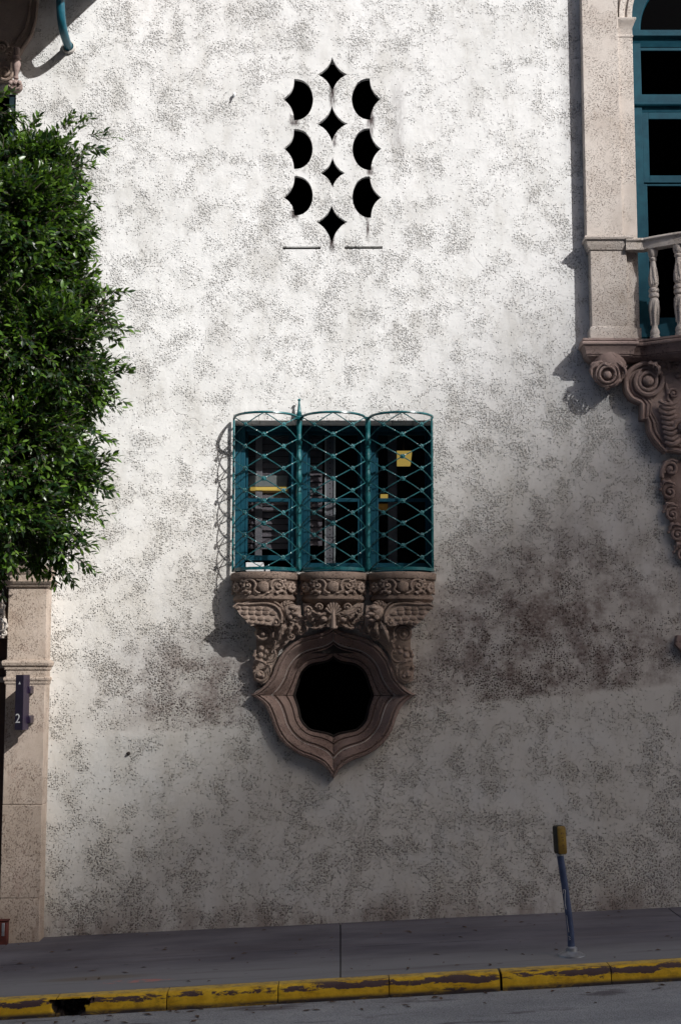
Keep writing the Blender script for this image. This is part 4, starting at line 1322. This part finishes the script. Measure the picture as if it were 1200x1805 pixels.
# projecting sign: two plates meeting in a V
sg = thing('blade_sign', W(40, 1290, -.35), 'dark purple V-shaped sign with white triangle and numeral 2 on the pilaster', 'sign')
AP_, LF_, RT_ = W(41.2, 1240, -.46), W(27.2, 1240, -.415), W(52.2, 1240, -.33)
st, sb = W(40, 1189.5, -.45).z, W(40, 1287, -.45).z
def plate(a, b, name, mat, t=.006, tilt=0):
    d = (b - a); d.z = 0; d.normalize()
    n = Vector((d.y, -d.x, 0))
    if n.y > 0: n = -n
    v = []
    for q in (a, b):
        for k in (0, t):
            for z in (sb, st): v.append(Vector((q.x, q.y, z)) - n * k)
    mb = MB().add(v, [(0, 1, 5, 4), (2, 6, 7, 3), (0, 2, 3, 1), (4, 5, 7, 6), (1, 3, 7, 5), (0, 4, 6, 2)])
    o = mb.build(name, mat, sg, bevel=.0015)
    return d, n
dl, nl = plate(LF_, AP_ + Vector((-.001, 0, 0)), 'plate', PURPLE)
dr, nr = plate(AP_ + Vector((.002, 0, 0)), RT_, 'plate', PURPLE2)
def on_plate(base, d, n, u, z, off=.0012): return Vector((base.x, base.y, z)) + d * u + n * off
wl = (AP_ - LF_); wl.z = 0; wl = wl.length
zz = lambda py: W(40, py, -.42).z
c = on_plate(LF_, dl, nl, wl * .52, zz(1204))
mb = MB(); k = .013
mb.add([c - dl * k + Vector((0, 0, -k * .9)), c + dl * k + Vector((0, 0, -k * .9)), c + Vector((0, 0, k * 1.1))], [(0, 1, 2)])
mb.build('triangle', LETTER, sg, smooth=False, fix=False)
tc = bpy.data.curves.new('numeral', 'FONT')
tc.body = '2'; tc.size = .118; tc.extrude = .0006; tc.align_x = 'CENTER'
to = bpy.data.objects.new('numeral', tc)
tc.materials.append(LETTER)
COL.objects.link(to)
to.parent = sg
to.location = on_plate(LF_, dl, nl, wl * .40, zz(1274), .0016) - wloc(sg)
to.rotation_euler = (pi / 2, 0, atan2(dl.y, dl.x))
bpy.context.view_layer.update()
me = bpy.data.meshes.new_from_object(to.evaluated_get(bpy.context.evaluated_depsgraph_get()))
to2 = bpy.data.objects.new('digit', me)
COL.objects.link(to2)
to2.parent = sg; to2.location = to.location; to2.rotation_euler = to.rotation_euler
bpy.data.objects.remove(to)
to2.name = 'numeral'
wr = (RT_ - AP_); wr.z = 0; wr = wr.length
mb = MB()
rr = random.Random(3)
def mark(u, py, du, dz, sl=0.0):
    c = on_plate(AP_, dr, nr, wr * u, zz(py), .0015)
    a, b = dr * du, Vector((0, 0, dz))
    mb.add([c - a - b, c + a - b, c + a + b + dr * sl, c - a + b + dr * sl], [(0, 1, 2, 3)])
mark(.26, 1222, .0022, .050, -.010); mark(.20, 1246, .006, .012); mark(.34, 1251, .002, .030); mark(.52, 1250, .0018, .026, .004)
mark(.34, 1259.5, .008, .010, -.004); mark(.33, 1269, .007, .009, .006); mark(.70, 1275, .010, .006, .004); mark(.62, 1260, .004, .004); mark(.45, 1241, .004, .005)
for (u, py) in ((.58, 1210), (.75, 1219), (.80, 1225), (.82, 1227), (.50, 1238), (.38, 1253), (.70, 1252), (.68, 1269), (.55, 1271)):
    mark(u, py, .003, .004)
tag(mb.build('white_marks', LETTER, sg, smooth=False, fix=False), kind='stuff')
for (y0, y1) in ((1209, 1222.5), (1261, 1275)):
    A = W(51, y1, -.30); B = W(57, y0, -.30)
    MB().box(A.x - .01, B.x, -.36, YL, A.z, B.z).build('bracket', PURPLE, sg, bevel=.008)

# red cabinet at the foot of the doorway
rb = thing('red_cabinet', W(5, 1650, -.4), 'small red cabinet with a grey stripe on the pavement at the far left', 'cabinet')
A, B = W(-40, 1651, -.26), W(14.5, 1624, -.26)
MB().box(A.x, B.x, -.26, -.06, gz(A.x) - .03, B.z).build('cabinet_body', REDBOX, rb, bevel=.012)
C_, D_ = W(3.5, 1650, -.26), W(9, 1627, -.26)
MB().box(C_.x, D_.x, -.266, -.24, C_.z, D_.z).build('stripe', GALV, rb, bevel=.002)
MB().box(A.x - .01, B.x + .008, -.268, -.05, B.z, B.z + .014).build('lid', REDBOX, rb, bevel=.005)

# console and upper left window
cs = thing('carved_console', W(10, 160, -.1), 'rosy carved scroll console with a hanging bud above the far left window', 'console')
mb = MB()
mb.prism(pxpoly([(-90, -60), (70, -60), (66, 0), (63, 30), (56, 58), (42, 80), (33, 96), (33, 106), (20, 112), (20, 140), (-90, 150)], -.08), -.10, .01)
for Pp in ([(66, 0), (63, 30), (56, 58), (42, 80), (30, 96)], [(54, 0), (51, 26), (45, 50), (33, 68), (20, 84)]):
    swp(mb, [(p.x, p.y) for p in catmull([Vector((a, b, 0)) for a, b in Pp], 5)], 3.2, -.11)
volute(mb, 3, 84, 14, -.15, 1.5, 0, -1, .24)
volute(mb, 9, 128, 17, -.15, 1.6, 0, 1, .2)
volute(mb, 17, 96, 6, -.16, 1.1, pi, 1, .3)
leafy(mb, [(8, 106), (16, 104), (22, 98)], 4, -.15, .02, 3)
mb.build('console_body', TERRA, cs)  # darker terracotta than the bud, standing in for the corner's shade
p = W(29, 140, -.16)
k = 13.34 / FPX
pend = MB().lathe([(.004, 0), (4.5 * k, 1 * k), (5 * k, 3 * k), (3.4 * k, 5 * k), (4 * k, 12 * k), (6.5 * k, 22 * k), (8 * k, 29 * k), (7 * k, 34 * k), (4.5 * k, 37 * k), (8 * k, 39 * k), (8.5 * k, 42 * k), (5 * k, 45 * k), (6 * k, 60 * k)], p, 16)
pend.build('bud_stem', ROSE, cs)
mb = MB()
blob(mb, 27, 153, (14.5, 13), -.16, 13, 16)
for d in (-8, 0, 8): blob(mb, 27 + d, 146, (4.2, 4.6), -.225, 4)
swp(mb, [(16, 150), (21, 155), (27, 157), (33, 155), (38, 150)], 1.8, -.225)
mb.build('bud', ROSE, cs)
lw = thing('side_window', W(0, 230, .1), 'narrow dark window edge with deep teal frame at the far left', 'window')
xr = W(28, 200).x
MB().box(xr - .07, xr + .001, .02, .12, 4.21, W(20, 166).z).build('window_frame', m_paint('night_teal_paint', (.006, .022, .03), (.008, .03, .04), .5), lw, bevel=.004)
MB().box(-5.2, xr - .072, .08, .085, 4.2, W(20, 166).z).build('pane', DARKGLASS, lw, smooth=False)

ub = thing('upper_balcony', W(60, -40, -.5), 'stone balcony deck jutting over the top left corner, seen by its shadow', 'balcony')
xr = W(196, -22).x
zz0 = W(196, -22).z
MB().box(-5.6, xr, -2.2, .02, zz0, zz0 + .18).build('deck', ROSE, ub, bevel=.01)
MB().box(-5.6, xr - .03, -2.17, -2.05, zz0 + .18, zz0 + 1.1).build('parapet', ROSE, ub, bevel=.01)
MB().box(xr - .14, xr - .03, -2.049, -.0, zz0 + .18, zz0 + 1.1).build('parapet', ROSE, ub, bevel=.01)

dp = thing('downpipe', W(121, 84, 0), 'curved teal pipe entering the wall through a white collar at top left', 'pipe')
q0 = W(122, 84, 0)
P = catmull([q0 + Vector(d) for d in ((0, .03, 0), (0, -.12, .004), (0, -.26, .03), (-.004, -.36, .10), (-.008, -.41, .22), (-.01, -.425, .40), (-.01, -.43, .8), (-.01, -.43, 2.0))], 6)
MB().tube(P, .042, n=14).build('pipe', m_paint('blue_pipe_paint', (.008, .085, .125), (.016, .13, .18), .32), dp)
c = W(122, 84, 0)
MB().lathe([(.040, -.02), (.066, 0), (.070, .012), (.064, .026), (.052, .032), (.046, .026), (.043, .01)], c, 22, axis='y').build('collar', m_plain('old_white_paint', (.62, .58, .54), .7, .25), dp)

hk = thing('wall_hook', W(412, 170), 'small white tipped metal hook stuck in the upper wall left of the screen', 'hook')
MB().tube([W(413, 166, .01), W(413, 167, -.03), W(412.5, 171, -.045)], [.010, .010, .009], n=8).build('hook_shank', GALV, hk)
MB().ell(W(412.8, 166, -.03), (.014, .015, .02), 8).build('hook_tip', LETTER, hk)
bo = MB(); bo.lathe([(.018, 0), (.018, .010), (.012, .018), (.010, .03), (.002, .034)], W(227, 1328), 10, axis='y')
tag(bo.build('wall_bolt', DARK), 'small dark bolt sticking out of the lower left wall', 'bolt', kind='thing')

# ------------------------------------------------------------------ parking post on the pavement
def gpt(px, py):
    lo, hi = 10.5, 13.6
    for _ in range(40):
        m = (lo + hi) / 2
        p = W(px, py, m - CD)
        if p.z > gz(p.x, p.y): lo = m
        else: hi = m
    return p
base = gpt(1007, 1684)
post = thing('parking_post', base, 'leaning blue parking meter post with a yellow head on the pavement', 'parking meter')
YM = base.y
topp = W(986.5, 1507, YM)
bend_ = [base + Vector((0, 0, -.01)), base + Vector((-.004, 0, .10)), base.lerp(topp, .25) + Vector((.012, 0, 0)), base.lerp(topp, .6) + Vector((.010, 0, 0)), topp]
MB().tube(catmull(bend_, 6), .0275, n=16).build('post_tube', POLE, post)
MB().lathe([(.112, -.012), (.108, .008), (.085, .02), (.055, .028), (.046, .036), (.044, .06), (.034, .066), (.03, .07)], base, 20).build('base_flange', GALV, post)
ax = (topp - bend_[3]).normalized()
MB().tube([topp - ax * .005, topp + ax * .045], .031, n=16).build('collar', GALV, post)
HA = W(978.5, 1505.5, YM); HB = W(975.3, 1455, YM)
ux = Vector((1, 0, 0)); upv = (HB - HA)
hw = W(996.3, 1505, YM).x - HA.x
dq = .07
outl = []
rad = .018
hgt = upv.length; upn = upv.normalized()
for (cxx, czz, a0) in ((rad, rad, pi), (hw - rad, rad, 1.5 * pi), (hw - rad, hgt - rad, 0), (rad, hgt - rad, .5 * pi)):
    for i in range(6):
        a = a0 + .5 * pi * i / 5
        outl.append((cxx + rad * cos(a), czz + rad * sin(a)))
rot = Matrix.Rotation(radians(26), 3, 'Z')
def hp(x, y, z):
    q = rot @ Vector((x - hw / 2, y, 0))
    return HA + ux * (hw / 2) + q + upn * z
rings = [[hp(x * s1 + hw / 2 * (1 - s1), y, z * s1 + hgt / 2 * (1 - s1)) for (x, z) in outl] for (y, s1) in ((-dq / 2 - .004, .9), (-dq / 2, .97), (-dq / 2 + .005, .985))]
MB().loft(rings).build('meter_face', METER, post)
rings = [[hp(x * s1 + hw / 2 * (1 - s1), y, z * s1 + hgt / 2 * (1 - s1)) for (x, z) in outl] for (y, s1) in ((-dq / 2 + .0052, .985), (-dq / 2 + .008, 1), (dq / 2 - .006, 1), (dq / 2, .96))]
MB().loft(rings).build('meter_housing', m_paint('dark_meter_housing', (.012, .012, .010), (.03, .028, .018), .6), post)
mb = MB()
for (x, z, w, h) in ((.40, .74, .09, .015), (.40, .74, .02, .05), (.58, .76, .02, .05), (.66, .72, .06, .012), (.50, .60, .14, .016), (.55, .50, .05, .05), (.52, .34, .03, .06), (.55, .30, .10, .012), (.56, .20, .03, .035)):
    X0, Z0 = x * hw, z * hgt
    a, b = w * hw, h * hgt * .8
    mb.add([hp(X0 - a, -dq / 2 - .0055, Z0 - b), hp(X0 + a, -dq / 2 - .0055, Z0 - b), hp(X0 + a, -dq / 2 - .0055, Z0 + b), hp(X0 - a, -dq / 2 - .0055, Z0 + b)], [(0, 1, 2, 3)])
mb.build('faded_print', m_plain('faded_brown_print', (.085, .035, .02), .7), post, smooth=False, fix=False)
mb = MB()
bl = catmull(bend_, 6)
def onp(t, a):
    i = t * (len(bl) - 1); j = int(i); q = bl[j].lerp(bl[min(j + 1, len(bl) - 1)], i - j)
    return q + Vector((cos(a) * .0283, -sin(a) * .0283, 0))
mb.tube([onp(.76, 2.6), onp(.79, 2.1), onp(.785, 1.7), onp(.75, 2.0), onp(.70, 2.3), onp(.66, 2.2)], .0022, n=4)
mb.tube([onp(.62, 2.3), onp(.55, 2.3), onp(.48, 2.2)], .0018, n=4)
mb.tube([onp(.42, 2.4), onp(.39, 1.9), onp(.36, 2.3), onp(.34, 1.8), onp(.32, 2.2)], .002, n=4)
mb.build('scribble', LETTER, post)

# ------------------------------------------------------------------ street tree at the left
tree = thing('street_tree', (-3.85, -1.75, gz(-3.85, -1.75)), 'glossy green ficus street tree whose leafy crown fills the left edge', 'tree')
mb = MB()
tb = Vector((-3.85, -1.75, gz(-3.85, -1.75) - .05))
mb.tube([tb, tb + Vector((.03, 0, .6)), tb + Vector((-.02, .03, 1.8)), tb + Vector((.05, 0, 3.0)), tb + Vector((.0, 0, 4.6)), tb + Vector((.1, -.05, 6.2))], [.17, .13, .12, .11, .08, .03], n=12)
# clumps: pixel centre, radius in px, depth
CL = [(70, 300, 62, -1.55), (100, 268, 34, -1.5), (125, 300, 26, -1.7), (60, 385, 95, -1.8), (120, 420, 40, -1.6), (130, 345, 22, -1.5), (132, 555, 58, -1.75), (172, 547, 30, -1.9), (85, 500, 80, -1.5),
      (132, 680, 64, -1.8), (170, 665, 30, -1.6), (150, 738, 42, -1.9), (70, 620, 110, -2.1), (115, 838, 56, -1.8), (155, 835, 28, -1.7), (100, 908, 56, -1.9), (70, 955, 44, -1.7), (120, 962, 30, -1.85), (30, 760, 105, -2.2),
      (15, 900, 90, -2.2), (10, 965, 36, -1.6), (0, 420, 130, -2.1), (10, 305, 62, -1.7), (-60, 600, 170, -2.3), (-40, 850, 150, -2.2), (-110, 400, 170, -2.0), (-160, 750, 180, -2.1), (-240, 550, 190, -1.9), (40, 400, 100, -1.25), (60, 530, 95, -1.25), (50, 650, 110, -1.25), (60, 780, 95, -1.25), (90, 720, 70, -1.3), (95, 830, 60, -1.3), (20, 700, 90, -1.5), (30, 880, 90, -1.25), (30, 320, 80, -1.25), (-20, 200, 20, -1.5), (-110, 320, 60, -1.7), (-200, 350, 150, -1.8), (-250, 800, 140, -1.9)]
clumps = []
for (px, py, r, Y) in CL:
    c = W(px, py, Y)
    clumps.append((c, max(14, r - (17 if px > -50 else 8)) * (Y + CD) / FPX))
for (c, r) in clumps:
    a = tb + Vector((0, 0, max(1.6, min(c.z - .5, 5.0))))
    mb.tube([a, a.lerp(c, .5) + Vector((0, 0, .12)), c], [.035, .022, .008], n=5)
mb.build('trunk', BARK, tree)

rl = random.Random(11)
LEAFV = [(0, 0, 0), (.30, .19, .02), (.62, .18, .03), (1.0, 0, -.03), (.62, -.18, .03), (.30, -.19, .02), (.33, 0, -.012), (.66, 0, -.008)]
LEAFF = [(0, 6, 1), (1, 6, 7, 2), (2, 7, 3), (0, 5, 6), (5, 4, 7, 6), (4, 3, 7)]
crown = MB(); young = MB()
big = []
def frame(d, up):
    d = d.normalized()
    s = d.cross(up)
    if s.length < 1e-3: s = d.orthogonal()
    s.normalize()
    return d, s, s.cross(d)
def leaf(mb, o, d, up, L, store=False):
    d, s, n = frame(d, up)
    b = len(mb.v)
    for (x, y, z) in LEAFV:
        mb.v.append(o + d * (x * L) + s * (y * L) + n * (z * L - x * x * .10 * L))
    mb.f += [tuple(i + b for i in f) for f in LEAFF]
twigs = MB()
def spray(o, d, n, L):
    d = d.normalized()
    ln = .085 + .012 * n
    side = d.orthogonal().normalized()
    side = Matrix.Rotation(rl.uniform(0, 2 * pi), 3, d) @ side
    tip = o + d * ln + Vector((0, 0, -.02))
    twigs.tube([o, tip], [.0032, .0015], n=3)
    for i in range(n):
        t = (i + .6) / n
        a = o.lerp(tip, t)
        sd = Matrix.Rotation(i * 2.4 + rl.uniform(-.4, .4), 3, d) @ side
        ld = (d * (.75 + .5 * t) + sd * .85 + Vector((0, 0, rl.uniform(-.25, .2)))).normalized()
        up = (Vector((.25, -.35, .75)) + Vector((rl.uniform(-.6, .6), rl.uniform(-.6, .6), rl.uniform(-.6, .6))))
        tgt = young if (t > .7 and rl.random() < .35) else crown
        l = L * rl.uniform(.7, 1.15)
        if tgt is crown and a.y < -1.75 and a.x > -3.0 and rl.random() < .35 and len(big) < 300 and rl.random() < .35:
            big.append((a, ld, up, l))
        else:
            leaf(tgt, a, ld, up, l)
for ci, (c, r) in enumerate(clumps):
    inframe = c.x > -3.2
    n = int((380 if inframe else 120) * (r / .3) ** 1.7)
    n = min(n, 760 if inframe else 420)
    for i in range(n):
        while True:
            q = Vector((rl.uniform(-1, 1), rl.uniform(-1, 1), rl.uniform(-1, 1)))
            if .05 < q.length < 1: break
        rad = q.length
        if rad < .55 and rl.random() < .55:
            q *= .75 / rad
        q *= 1 + .12 * mno.noise(q * 2.3 + Vector((ci * 3.1, 0, 0)))
        o = c + Vector((q.x, q.y * .95, q.z)) * r
        if o.y < -1.75 and mno.noise(o * 2.6) + .45 * mno.noise(o * 6.5) < -.05: continue
        d = q.normalized() * .9 + Vector((.30, -.20, -.05)) + Vector((rl.uniform(-.5, .5), rl.uniform(-.5, .5), rl.uniform(-.4, .5)))
        spray(o, d, rl.randint(6, 9), .074)
# sprigs standing out of the outline
for (px, py, dx, dz, Y) in ((168, 240, 1, 0.25, -1.6), (150, 262, 1, -0.2, -1.6), (118, 232, 0.5, 0.9, -1.5), (135, 232, 0.6, 0.8, -1.5), (60, 232, 0.3, 1, -1.5), (130, 330, 1, -0.2, -1.6), (135, 405, 1, 0.1, -1.6), (130, 440, 1, -0.1, -1.7), (140, 500, 1, -0.3, -1.7), (185, 522, 1, 0.1, -1.8), (192, 562, 1, -0.35, -1.9), (175, 575, 1, -0.5, -1.8), (185, 640, 1, 0.1, -1.7), (192, 660, 1, 0.3, -1.7), (185, 700, 1, -0.3, -1.8), (165, 755, 1, -0.4, -1.9), (130, 770, 0.8, -0.6, -1.9), (125, 790, 1, 0.3, -1.8), (172, 815, 1, 0.2, -1.8), (168, 850, 1, -0.3, -1.7), (155, 895, 1, -0.4, -1.8), (138, 945, 1, -0.2, -1.8), (130, 985, 1, -0.5, -1.8), (105, 990, 0.6, -0.8, -1.7), (92, 996, 0.4, -0.9, -1.6), (8, 1005, 0.1, -1, -1.6), (0, 198, 1, -0.2, -1.5), (-10, 178, 0.8, 0.4, -1.5), (5, 190, 1, -0.5, -1.5)):
    o = W(px, py, Y)
    for k in range(3):
        spray(o + Vector((rl.uniform(-.06, .03), rl.uniform(-.05, .05), rl.uniform(-.04, .04))), Vector((dx, rl.uniform(-.3, .2), dz)), 9, .076)
print('leaves', (len(crown.v) + len(young.v)) // 8, 'big', len(big))
o = crown.build('crown', LEAF, tree, fix=False, ang=180); tag(o, kind='stuff')
o = young.build('young_leaves', LEAF2, tree, fix=False, ang=180); tag(o, 'brighter young leaves at the twig tips', kind='stuff')
tag(twigs.build('twigs', BARK, tree, fix=False), kind='stuff')
lm = MB(); leaf(lm, Vector((0, 0, 0)), Vector((1, 0, 0)), Vector((0, 0, 1)), 1.0)
l0 = lm.build('leaf', LEAF, tree, fix=False, ang=180, origin=(0, 0, 0))
for i, (a, d, up, l) in enumerate(big):
    o = l0 if i == 0 else dup(l0, tree)
    d, s, n = frame(d, up)
    M = Matrix((d, -s if False else s, n)).transposed()
    o.rotation_mode = 'QUATERNION'
    o.rotation_quaternion = M.to_quaternion() if M.determinant() > 0 else Matrix((d, -s, n)).transposed().to_quaternion()
    o.scale = (l, l, l)
    o.location = a - wloc(tree)

# ------------------------------------------------------------------ litter in the gutter and on the pavement
rl2 = random.Random(5)
lit = MB()
def scrap(p, s, sx=1.6):
    a = rl2.uniform(0, pi)
    u, v = Vector((cos(a), sin(a), 0)), Vector((-sin(a), cos(a), 0))
    h = rl2.uniform(.002, .010)
    lit.add([p - u * s * sx + Vector((0, 0, .002)), p - v * s * .6 + Vector((0, 0, h)), p + u * s * sx + Vector((0, 0, .003)), p + v * s * .6 + Vector((0, 0, h * 1.2))], [(0, 1, 2, 3)])
for i in range(150):
    x = rl2.uniform(-2.9, 3.0)
    if i < 85:
        y = -rl2.uniform(.1, 2.15); z = gz(x, y) + .002
        scrap(Vector((x, y, z)), rl2.uniform(.008, .024))
    else:
        y = -2.44 - abs(rl2.gauss(0, .28)); z = roadz(x, y) + .002
        scrap(Vector((x, y, z)), rl2.uniform(.008, .03))
tag(lit.build('litter', m_plain('dry_leaf_litter', (.13, .075, .045), .9, .6, 30), smooth=False, fix=False), kind='stuff')
def roadpt(px, py):
    lo, hi = 9.5, 11.4
    for _ in range(40):
        m = (lo + hi) / 2
        p = W(px, py, m - CD)
        if p.z > roadz(p.x, p.y): lo = m
        else: hi = m
    return p
p = roadpt(757, 1752)
m_ = MB()
for (dx, dy, s, h) in ((0, 0, .07, .02), (.08, .02, .045, .03), (-.06, .015, .035, .012)):
    q = p + Vector((dx, dy, .004))
    m_.add([q + Vector((-s, -s * .3, 0)), q + Vector((s * .2, -s * .4, h)), q + Vector((s, s * .1, h * .4)), q + Vector((-s * .2, s * .5, h * 1.3)), q + Vector((-s * .7, s * .2, h * .2))], [(0, 1, 2, 3, 4)])
tag(m_.build('crumpled_wrapper', m_plain('red_wrapper', (.30, .05, .04), .6, .5, 20), smooth=False), 'crumpled red paper scrap in the gutter against the yellow kerb', 'litter', kind='thing')

# ------------------------------------------------------------------ across the street, behind the camera
EX = 5.0
tw = Vector((EX + 140, -140, 1.28 + .85 * (EX + 2.65) + 140))
mb = MB()
foot = [(tw.x, tw.y), (tw.x + 34, tw.y), (tw.x + 34 - 3.5, tw.y - 20), (tw.x - 3.5, tw.y - 20)]
tower = thing('shade_tower', (tw.x + 15, tw.y - 8, 2), 'unseen tall plain tower added and shaped to shade the lower wall', 'tower')  # unseen block, placed and skewed so its roof edge casts the soft shade
mb.loft([[(x, y, -5) for x, y in foot], [(x, y, tw.z) for x, y in foot]]).build('tower_body', CITY, tower, smooth=False)
mb = MB()
for k in range(38):
    z = 4 + k * 3.7
    mb.box(tw.x + 1, tw.x + 33, tw.y + .01, tw.y + .06, z, z + 1.8)
tag(mb.build('window_band', CITYGLASS, tower, smooth=False), kind='stuff')
ob = thing('opposite_building', (0, -30, 0), 'plain building across the street behind the viewpoint', 'building')
MB().box(-45, 45, -40, -24, -4, 20).build('building_body', CITY, ob, smooth=False)
mb = MB()
for r_ in range(5):
    for i in range(26):
        mb.box(-43 + i * 3.4, -41.2 + i * 3.4, -23.99, -23.95, 1.6 + r_ * 3.2, 3.6 + r_ * 3.2)
tag(mb.build('window', CITYGLASS, ob, smooth=False), kind='stuff')
